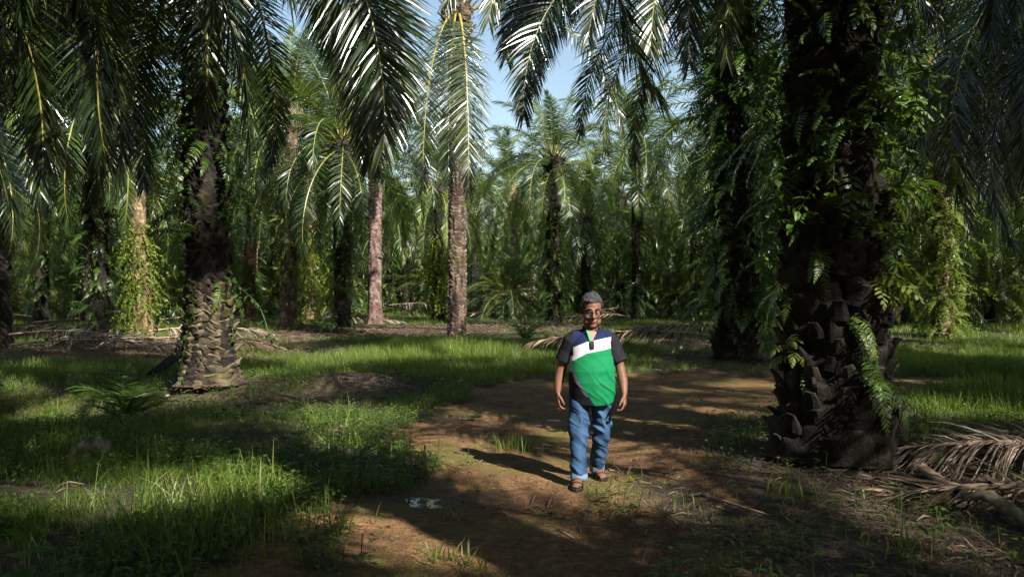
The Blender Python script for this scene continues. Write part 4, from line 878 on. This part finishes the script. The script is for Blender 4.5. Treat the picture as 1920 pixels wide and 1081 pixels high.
def rings(rows, nseg=40):       # rows of (z, cx, cy, rx, ry)
    return tube([(r[1], r[2], r[0]) for r in rows], [(r[3], r[4]) for r in rows], nseg)
def fuse(name, arrs, vox, mats, parent, smooth=2, fn=None):
    me = mk_mesh(name + '_raw', cat(arrs), [], True); o = bpy.data.objects.new(name + '_raw', me); COL.objects.link(o)
    md = o.modifiers.new('r', 'REMESH'); md.mode = 'VOXEL'; md.voxel_size = vox; md.use_smooth_shade = True
    sm = o.modifiers.new('s', 'SMOOTH'); sm.factor = .5; sm.iterations = smooth
    dg = bpy.context.evaluated_depsgraph_get(); dg.update()
    m2 = bpy.data.meshes.new_from_object(o.evaluated_get(dg), depsgraph=dg); bpy.data.objects.remove(o, do_unlink=True); bpy.data.meshes.remove(me)
    m2.name = name; m2.materials.clear()
    for m in mats: m2.materials.append(m)
    n = len(m2.vertices); co = np.empty(n * 3, np.float32); m2.vertices.foreach_get('co', co); co = co.reshape(-1, 3).astype(float)
    no = np.empty(n * 3, np.float32); m2.vertex_normals.foreach_get('vector', no); no = no.reshape(-1, 3)
    if fn:
        r_ = fn(co, no)
        if r_[0] is not None: m2.vertices.foreach_set('co', r_[0].astype(np.float32).ravel())
        if r_[1] is not None:
            a = m2.attributes.new('paint', 'FLOAT_COLOR', 'POINT'); c4 = np.ones((n, 4), np.float32); c4[:, :3] = r_[1]; a.data.foreach_set('color', c4.ravel())
    m2.polygons.foreach_set('use_smooth', np.ones(len(m2.polygons), bool)); m2.update()
    return link(name, m2, parent)
def paint_mat(name, rough, nz=.15, ns=300, bmp=.15, spec=.3, sss=0):
    m, nt, b, out = new_mat(name); v = coord(nt); n = noise(nt, ns, 3, .6, v)
    c = mixc(nt, 1.0, attr(nt, 'paint', 0), ramp(nt, [(.3, (1 - nz,) * 3), (.7, (1, 1, 1))], n), 'MULTIPLY'); nt.links.new(c, b.inputs['Base Color'])
    b.inputs['Roughness'].default_value = rough; b.inputs['Specular IOR Level'].default_value = spec
    if bmp: bump(nt, b, n, bmp, .002)
    return m
px0, py0 = .69, 7.3
man = bpy.data.objects.new('person', None); COL.objects.link(man); man.location = (px0, py0, h1(px0, py0) + .0)
tag(man, 'man in glasses, navy white and green polo shirt and rolled jeans walking down the path', 'person')
gz = h1(px0, py0)
def gl(x, y): return h1(px0 + x, py0 + y) - gz
HC = np.array([.035, -.055, 1.565]); HS = 1.13
Rh = (rotz(R(4)) @ rotx(R(13)))[:3, :3]
def hd(p): return HC + Rh @ (np.array(p) * HS)
def he(c, r): return ellip(hd(c), np.array(r) * HS, np.vstack([np.hstack([Rh, np.zeros((3, 1))]), [0, 0, 0, 1]]))
def ht(pts, rad): return limb([hd(p) for p in pts], [np.array(r) * HS if not np.isscalar(r) else r * HS for r in rad], 12)
head = [he((0, .015, .035), (.077, .097, .098)), he((0, -.018, -.042), (.066, .074, .085)), he((0, -.058, -.103), (.034, .030, .026)), he((.040, -.052, -.030), (.028, .03, .03)), he((-.040, -.052, -.030), (.028, .03, .03)),
        he((.040, -.028, -.078), (.033, .045, .035)), he((-.040, -.028, -.078), (.033, .045, .035)), ht([(0, -.086, .022), (0, -.104, -.008), (0, -.112, -.026)], [.009, .012, .014]), he((.014, -.098, -.030), (.010, .013, .009)), he((-.014, -.098, -.030), (.010, .013, .009)),
        ht([(-.055, -.070, .026), (-.028, -.084, .032), (0, -.084, .026), (.028, -.084, .032), (.055, -.070, .026)], [.008, .011, .010, .011, .008]), he((0, -.088, -.060), (.027, .012, .0065)), he((0, -.086, -.073), (.022, .013, .008)),
        he((.082, .012, -.006), (.010, .020, .032)), he((-.082, .012, -.006), (.010, .020, .032)), he((.031, -.070, .006), (.017, .012, .010)), he((-.031, -.070, .006), (.017, .012, .010)), he((0, .02, -.10), (.055, .06, .05))]
def hand(Wp, d, f, n, s_=1.0):
    """Wp wrist, d along the hand, f towards the thumb side, n palm normal"""
    d, f, n = [np.array(v, float) / np.linalg.norm(v) for v in (d, f, n)]; Wp = np.array(Wp, float); out = []
    off = [.030, .010, -.010, -.029]; kn = [.088, .093, .088, .078]; fl = [(.040, .024, .020), (.044, .028, .021), (.041, .026, .020), (.032, .019, .017)]
    for k in range(4):
        kp = Wp + d * kn[k] * s_ + f * off[k] * s_; out.append(limb([Wp + f * off[k] * .5 * s_ + d * .005, (Wp + kp) / 2 + f * off[k] * .25, kp], [.017 * s_, .0155 * s_, .0125 * s_], 10))
        c = kp; ang = .35 + .12 * k; pts = [kp]
        for sgl in fl[k]:
            dd = d * math.cos(ang) + n * math.sin(ang) + f * (off[k] * .9); c = c + dd / np.linalg.norm(dd) * sgl * s_; pts.append(c); ang += .55
        out.append(limb(pts, [.0100 * s_, .0092 * s_, .0086 * s_, .0075 * s_], 10))
    t0 = Wp + d * .022 * s_ + f * .022 * s_; t1 = t0 + (d * .62 + f * .70 + n * .25) * .042 * s_; t2 = t1 + (d * .90 + f * .30 + n * .35) * .034 * s_; t3 = t2 + (d * .95 + n * .45) * .026 * s_
    out.append(limb([t0, t1, t2, t3], [.016 * s_, .0125 * s_, .0108 * s_, .0085 * s_], 10)); return out
ARM_R = [(.208, .00, 1.300), (.246, -.01, 1.20), (.300, -.02, 1.045), (.316, -.08, .93), (.318, -.135, .825)]     # his left arm, right in the photo, swinging forward
ARM_L = [(-.140, .00, 1.300), (-.178, .03, 1.20), (-.232, .06, 1.045), (-.258, .05, .93), (-.270, .02, .825)]
arad = [.058, .055, .044, .044, (.027, .031)]
body = head + [limb([(.035, .01, 1.36), hd((0, .02, -.06))], [.062, .060]), rings([(.78, .035, .02, .15, .11), (1.0, .035, .0, .19, .14), (1.2, .035, .0, .185, .12), (1.33, .035, .01, .13, .085), (1.38, .035, .01, .06, .05)]),
        limb(ARM_R, arad), limb(ARM_L, arad)] + hand((.318, -.140, .812), (-.02, -.30, -1), (-.35, -1, .25), (-1, .35, .0)) + hand((-.270, .017, .812), (.0, -.12, -1), (.35, -1, .1), (1, .35, 0))
FEET = [(-.092, -.165, -11), (.112, .20, 12)]       # x, y of the ankle, toe-out
for k, (ax, ay, yaw) in enumerate(FEET):
    m = rotz(R(yaw)); g = gl(ax, ay) + .022 - 0.0; w = lambda p: np.array([ax, ay, g]) + m[:3, :3] @ np.array(p)
    body += [limb([w((0, .02, .22)), w((0, .015, .10)), w((0, .02, .05))], [.034, .033, .035]), limb([w((0, .045, .035)), w((0, -.02, .045)), w((0, -.10, .030)), w((.0, -.145, .022))], [(.032, .032), (.036, .040), (.044, .024), (.038, .018)])]
    sgn = -1 if ax < 0 else 1
    for j, (tx, ty, tr) in enumerate([(-.026, -.185, .0135), (-.006, -.183, .0105), (.010, -.176, .0098), (.024, -.167, .0092), (.036, -.156, .0085)]):
        body.append(limb([w((tx * sgn, -.135, .018)), w((tx * sgn * 1.05, ty, .013))], [tr * 1.05, tr], 10))
def body_fn(co, no):
    c = np.tile([.150, .066, .038], (len(co), 1)); H = (co - HC) @ Rh / HS
    hm = (co[:, 2] > 1.40)
    lip = hm & (np.abs(H[:, 0]) < .026) & (H[:, 1] < -.080) & (H[:, 2] < -.054) & (H[:, 2] > -.080); c[lip] = (.20, .08, .06)
    seam = hm & (np.abs(H[:, 0]) < .027) & (H[:, 1] < -.075) & (np.abs(H[:, 2] + .0665) < .0026); c[seam] = (.06, .025, .02)
    mus = hm & (np.abs(H[:, 0]) < .032) & (H[:, 1] < -.07) & (H[:, 2] < -.042) & (H[:, 2] > -.054); c[mus] = (.15, .085, .06)
    ck = hm & (H[:, 1] < -.03) & (np.abs(np.abs(H[:, 0]) - .04) < .02) & (np.abs(H[:, 2] + .03) < .02); c[ck] = (.165, .07, .04)
    d = (vnoise(co[:, 0] * 40 + co[:, 2] * 11, co[:, 1] * 40 + co[:, 2] * 37, 1, 3) - .5) * .0012
    return co + no * d[:, None], c
skin = paint_mat('skin', .6, .12, 120, .25, .4)
fuse('body', body, .0046, [skin], man, 2, body_fn)
# polo shirt
SH = [(.755, .040, .005, .214, .168), (.775, .040, .0, .217, .172), (.84, .040, -.008, .222, .182), (.93, .040, -.018, .225, .190), (1.02, .038, -.020, .222, .184), (1.11, .036, -.012, .214, .166), (1.20, .035, -.004, .208, .148), (1.28, .035, .004, .200, .130), (1.335, .035, .008, .165, .106), (1.375, .035, .008, .112, .082), (1.40, .035, .004, .078, .068)]
def sleeve(A_, sg):
    p = [np.array(a) for a in A_]; e = p[1] + (p[2] - p[1]) * .62
    return tube([p[0] + np.array([-.10 * sg, 0, .030]), p[0] + np.array([-.03 * sg, 0, .016]), p[0] + np.array([.006 * sg, 0, -.01]), p[1], (p[1] + e) / 2, e], [(.058, .070), (.066, .078), (.070, .080), (.068, .079), (.070, .080), (.072, .082)], 28)
def folds(co, no, amp, seed, fx_=0., up=None):
    x, y, z = co.T; a = vnoise((x * 7 + z * 2.2) , (z * 16 - x * 7 + y * 3), 1.0, seed) - .5; b = vnoise(x * 16 + y * 12, z * 11 + x * 5, 1.0, seed + 1) - .5
    rdg = 1 - np.abs(vnoise(x * 5 + y * 4 + z * 2, z * 9 + x * 6, 1.0, seed + 2) * 2 - 1); return (a * .9 + b * .5 + (rdg ** 3 - .3) * .5) * amp
def seg_t(co, a, b):
    a, b = np.array(a), np.array(b); t = ((co - a) @ (b - a)) / ((b - a) @ (b - a)); d = np.linalg.norm(co - a - np.clip(t, 0, 1)[:, None] * (b - a), axis=1); return t, d
def shirt_fn(co, no):
    x, y, z = co.T
    w_ = np.clip((1.30 - z) / .15, .15, 1) * np.clip((x + .35), .2, 1)
    d = folds(co, no, .026, 11) * w_
    # pull lines from the sleeve across the belly on his left side
    pl = 1 - np.abs(np.mod((x * 1.0 + z * .75) * 7.5 + vnoise(x * 6, z * 6, 1, 5) * .9, 1) * 2 - 1); d = d + (pl ** 4) * .012 * np.clip((x - .02) / .12, 0, 1) * np.clip((1.2 - z) / .2, 0, 1) * (y < 0)
    nc = co + no * d[:, None]
    up_ = np.interp(x, [-.22, -.168, -.02, .263], [1.20, 1.222, 1.285, 1.340]); lo_ = np.interp(x, [-.20, -.134, -.021, .223, .3], [1.07, 1.118, 1.185, 1.232, 1.235])
    side_ = np.interp(z, [.70, .726, .82, .94, 1.10, 1.13], [.08, .047, -.02, -.10, -.157, -.20]); c = np.tile([.008, .008, .011], (len(co), 1))
    front = y < .03; g_ = front & (z < lo_) & (x > side_); c[g_] = (.003, .145, .052)
    pp = front & (z < lo_ + .0) & (np.abs(x - side_ + .012) < .013) & (z > .80); c[pp] = (.10, .10, .13)
    wh = front & (z >= lo_) & (z < up_) & (x > -.185); c[wh] = (.46, .445, .48)
    c[front & (z >= lo_ - .08) & (z < up_) & (x <= -.145) & (x > -.17)] = (.35, .34, .38)
    c[front & (z >= up_)] = (.006, .012, .050)
    for A_, sg in ((ARM_R, 1), (ARM_L, -1)):
        t, d_ = seg_t(co, A_[0], A_[2]); sl_ = (sg * (x - A_[0][0]) > .0 - (1.31 - z) * .10 * (z < 1.31)) & (z > 1.06) & (sg * (x - .035) > .17) & ((z > 1.16) | (d_ < .082)); c[sl_] = (.009, .009, .013)
    return nc, c
cloth = paint_mat('polo_cotton', .85, .10, 700, .2, .2)
shirt = fuse('polo_shirt', [rings([(r_[0], r_[1], r_[2], r_[3] * .95, r_[4]) for r_ in SH]), sleeve(ARM_R, 1), sleeve(ARM_L, -1)], .0055, [cloth], man, 3, shirt_fn)
navyblack = simple('collar_knit', (.010, .010, .016), .9, .2, .3, 300)
n_ = 40; t = np.linspace(-1.28, 1.28, n_) * PI / 1.6 + PI / 2; cv = []
for i, a in enumerate(t):
    o_ = .0 + .02 * (abs(i - n_ / 2) / (n_ / 2)) ** 2
    for rr_, zz_ in ((.066, 1.385), (.069, 1.43), (.078, 1.428), (.103, 1.372), (.098, 1.366)): cv.append((.035 + rr_ * math.cos(a) * 1.04, .0 + rr_ * math.sin(a) * 1.0 - .012, zz_ - o_ * 2.6 + .012 * math.sin(a)))
cq = [(5 * i + j, 5 * i + (j + 1) % 5, 5 * i + 5 + (j + 1) % 5, 5 * i + 5 + j) for i in range(n_ - 1) for j in range(5)]
link('collar', mk_mesh('collar', (np.array(cv), np.array(cq), np.zeros(len(cq), int), np.full(len(cv), .5)), [navyblack], True), shirt)
def strip(pts, w, th, mat, name, parent, side_=(1, 0, 0)):
    P_ = np.array(pts, float); s_ = np.array(side_, float); V = []
    for p in P_: V += [p - s_ * w / 2, p + s_ * w / 2, p + s_ * w / 2 + np.array([0, -th, 0]), p - s_ * w / 2 + np.array([0, -th, 0])]
    n = len(P_); Qd = [(4 * i + j, 4 * i + (j + 1) % 4, 4 * i + 4 + (j + 1) % 4, 4 * i + 4 + j) for i in range(n - 1) for j in range(4)] + [(3, 2, 1, 0), (4 * n - 4, 4 * n - 3, 4 * n - 2, 4 * n - 1)]
    return link(name, mk_mesh(name, (np.array(V), np.array(Qd), np.zeros(len(Qd), int), np.full(len(V), .5)), [mat], False), parent)
link('open_neckline', mk_mesh('open_neckline', (np.array([(-.005, -.094, 1.385), (.078, -.090, 1.375), (.030, -.128, 1.283), (.018, -.128, 1.283), (.036, -.075, 1.40)]), np.array([(0, 3, 2, 1), (0, 1, 4, 4)]), np.zeros(2, int), np.full(5, .5)), [simple('neck_skin', (.14, .063, .037), .5)]), shirt)
green = simple('green_trim', (.004, .30, .10), .8)
strip([(-.012, -.092, 1.392), (.002, -.112, 1.34), (.022, -.134, 1.275)], .014, .004, green, 'placket_trim', shirt)
strip([(.030, -.140, 1.295), (.030, -.148, 1.262), (.030, -.152, 1.225)], .032, .010, simple('black_clip', (.006, .006, .007), .35), 'glasses_case_clip', shirt)
# jeans
LEG_A = [(-.060, .0, .80), (-.078, -.03, .62), (-.088, -.075, .42), (-.090, -.13, .24), (-.092, -.150, .11)]
LEG_B = [(.130, .0, .80), (.132, .02, .62), (.133, .03, .44), (.118, .12, .26), (.108, .185, .12)]
def jeans_fn(co, no):
    x, y, z = co.T
    d = (vnoise(x * 9 + 3, z * 26 + x * 16, 1, 21) - .5) * .018 + (vnoise(x * 22, z * 14 - x * 10, 1, 22) - .5) * .010
    rg = 1 - np.abs(vnoise(x * 8 + y * 5, z * 13 + x * 9, 1.0, 25) * 2 - 1); d = d + (rg ** 4 - .2) * .013
    f = vnoise(x * 14, z * 9, 1, 23) ; wr = np.clip(f * 1.2 - .1, 0, 1)[:, None]; c = np.array([.013, .036, .085]) * (1 - wr) + np.array([.036, .080, .16]) * wr
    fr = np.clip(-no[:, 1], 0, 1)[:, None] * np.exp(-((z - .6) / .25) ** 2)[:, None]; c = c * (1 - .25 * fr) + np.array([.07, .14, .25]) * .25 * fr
    seam = (np.abs(x - .036) < .0025) & (z > .6); c[seam] *= .4
    return co + no * (d * np.clip((.86 - z) * 8, .2, 1))[:, None], c
denim = paint_mat('denim', .85, .22, 900, .25, .2)
jeans = fuse('jeans', [limb(LEG_A, [(.100, .110), (.092, .102), (.084, .088), (.073, .078), (.067, .072)], 28), limb(LEG_B, [(.096, .110), (.088, .100), (.078, .086), (.071, .076), (.064, .068)], 28), rings([(.72, .036, .0, .175, .14), (.80, .036, .0, .190, .150), (.90, .036, 0, .185, .14)])], .0055, [denim], man, 2, jeans_fn)
cuffm = simple('denim_turn_up', (.15, .20, .30), .85, .2, .25, 200, .2)
for L_, rr_ in ((LEG_A, .072), (LEG_B, .068)):
    a, b = np.array(L_[-2]), np.array(L_[-1]); u = (b - a) / np.linalg.norm(b - a); c0, c1 = b - u * .012, b + u * .062
    V, Qd, mm, tt = tube([c0, (c0 + c1) / 2, c1, c1 - u * .02], [(rr_, rr_), (rr_ + .006, rr_ + .006), (rr_ + .001, rr_ + .001), (rr_ - .02, rr_ - .02)], 30, cap=False)
    V = V + (vnoise(V[:, 0] * 60, V[:, 2] * 60 + V[:, 1] * 40, 1, 4)[:, None] - .5) * .010
    link('turn_up', mk_mesh('turn_up', (V, Qd, mm, tt), [cuffm], True), jeans)
# sandals
blk = simple('black_rubber', (.012, .011, .011), .6, .4, .3, 80)
for ax, ay, yaw in FEET:
    m = rotz(R(yaw)); g = gl(ax, ay); sgn = -1 if ax < 0 else 1
    w = lambda p: np.array([ax, ay, g]) + m[:3, :3] @ np.array(p)
    ol = [(-.036, .05), (-.040, -.03), (-.050, -.11), (-.048, -.16), (-.030, -.205), (0, -.212), (.030, -.198), (.050, -.165), (.053, -.11), (.040, -.03), (.036, .05), (.022, .078), (-.022, .078)]
    ol = [(x_ * sgn, y_) for x_, y_ in ol][::sgn]; k = len(ol); V = [w((x_, y_, z_)) for z_ in (-.004, .018, .024) for x_, y_ in [(q0 * (1.0 if z_ < .02 else .93), q1 * (1.0 if z_ < .02 else .97)) for q0, q1 in ol]]
    V += [w((0, -.07, .024)), w((0, -.07, -.004))]; Qd = [(i * k + j, i * k + (j + 1) % k, (i + 1) * k + (j + 1) % k, (i + 1) * k + j) for i in range(2) for j in range(k)] + [(2 * k + j, 2 * k + (j + 1) % k, 3 * k, 3 * k) for j in range(k)] + [((j + 1) % k, j, 3 * k + 1, 3 * k + 1) for j in range(k)]
    sn = link('sandal', mk_mesh('sandal', (np.array(V), np.array(Qd), np.zeros(len(Qd), int), np.full(len(V), .5)), [blk]), man)
    def strap(y0, y1, hh, wd_, hw):
        pts = []
        for i in range(11):
            a = PI * i / 10; pts.append(w((math.cos(a) * hw, y0 + (y1 - y0) * i / 10, .018 + math.sin(a) ** .7 * hh)))
        V = []
        for i, p in enumerate(pts):
            f_ = m[:3, :3] @ np.array([0, 1, 0]); V += [p - f_ * wd_ / 2, p + f_ * wd_ / 2, p + f_ * wd_ / 2 + np.array([0, 0, .006]), p - f_ * wd_ / 2 + np.array([0, 0, .006])]
        Qd = [(4 * i + j, 4 * i + (j + 1) % 4, 4 * i + 4 + (j + 1) % 4, 4 * i + 4 + j) for i in range(10) for j in range(4)]
        return np.array(V), np.array(Qd), np.zeros(len(Qd), int), np.full(len(V), .5)
    for args in ((-.125, -.115, .048, .034, .052), (-.075, -.06, .064, .026, .048), (-.10, -.04, .060, .016, .050), (.035, .035, .075, .022, .045)): link('strap', mk_mesh('strap', strap(*args), [blk], True), sn)
# hair: a cropped cap that follows the skull down to a real hairline
m, nt, b, out = new_mat('grey_hair'); v = coord(nt); nn = noise(nt, 260, 4, .8, v); n2_ = noise(nt, 30, 3, .6, v)
nt.links.new(ramp(nt, [(.42, (.006, .006, .007)), (.58, (.045, .045, .048)), (.72, (.20, .20, .215))], math_(nt, 'ADD', math_(nt, 'MULTIPLY', nn, .6), math_(nt, 'MULTIPLY', n2_, .4))), b.inputs['Base Color']); b.inputs['Roughness'].default_value = .5; bump(nt, b, nn, 1, .01)
nu, nv = 72, 44; V = []
for i in range(nv):
    ph = PI * .74 * i / (nv - 1)
    for j in range(nu):
        t = 2 * PI * j / nu; dx_, dy_, dz_ = math.sin(ph) * math.cos(t), math.sin(ph) * math.sin(t), math.cos(ph)
        fr = -dy_; hl = .084 if fr > .55 else (.084 - (.55 - fr) * .20 if fr > .1 else -.010 - (.1 - fr) * .08)      # hairline height: forehead, temple, nape
        zz = .035 + dz_ * .098; thick = .013 + .006 * max(0, dz_)
        nzz = float(vnoise(np.array([math.cos(t) * 9 * math.sin(ph) + 20]), np.array([math.sin(t) * 9 * math.sin(ph) + dz_ * 7 + 20]), 1, 9)[0]) - .5
        if abs(dx_) > .88 and zz < .02: hl = max(hl, .012 if dy_ < .12 else hl)
        k = thick + nzz * .012 if zz > hl else -.006
        V.append(hd(((.077 + k) * dx_, .015 + (.097 + k) * dy_, .035 + (.098 + k) * dz_)))
Qd = [(i * nu + j, (i + 1) * nu + j, (i + 1) * nu + (j + 1) % nu, i * nu + (j + 1) % nu) for i in range(nv - 1) for j in range(nu)]
link('hair', mk_mesh('hair', (np.array(V), np.array(Qd), np.zeros(len(Qd), int), np.full(len(V), .5)), [m], True), man)
dk = simple('dark_eye', (.015, .010, .008), .25, .5); eb = simple('eyebrow_hair', (.03, .025, .022), .9, .1)
ew = simple('eye_white', (.16, .14, .12), .3, .5)
for sx in (-1, 1):
    e = link('eye', mk_mesh('eye', he((sx * .031, -.0765, .007), (.0125, .007, .0048)), [ew], True), man); link('iris', mk_mesh('iris', he((sx * .030, -.0815, .006), (.0052, .0035, .0046)), [dk], True), e)
    link('eyebrow', mk_mesh('eyebrow', ht([(sx * .016, -.094, .034), (sx * .034, -.094, .040), (sx * .052, -.082, .034)], [(.0028, .004), (.003, .0045), (.002, .003)]), [eb], True), man)
gf = simple('glasses_frame', (.006, .006, .006), .3, .5)
ga = []
for sx in (-1, 1):
    pts = [(sx * .033 + math.copysign(abs(math.cos(a)) ** .7, math.cos(a)) * .0255, -.101 + .22 * abs(math.cos(a) * .0255 + .0 ) * (1 if math.cos(a) * sx > 0 else 0), .004 + math.copysign(abs(math.sin(a)) ** .8, math.sin(a)) * .0175) for a in np.linspace(0, 2 * PI, 33)]
    ga.append(tube([hd(p) for p in pts], .0036, 6)); ga.append(limb([hd((sx * .058, -.094, .010)), hd((sx * .078, -.05, .010)), hd((sx * .084, .012, .008))], [.0026, .0024, .0022], 6))
ga.append(limb([hd((-.009, -.103, .008)), hd((0, -.107, .011)), hd((.009, -.103, .008))], [.0026, .0026, .0026], 6))
gls = link('glasses', mk_mesh('glasses', cat(ga), [gf], True), man)
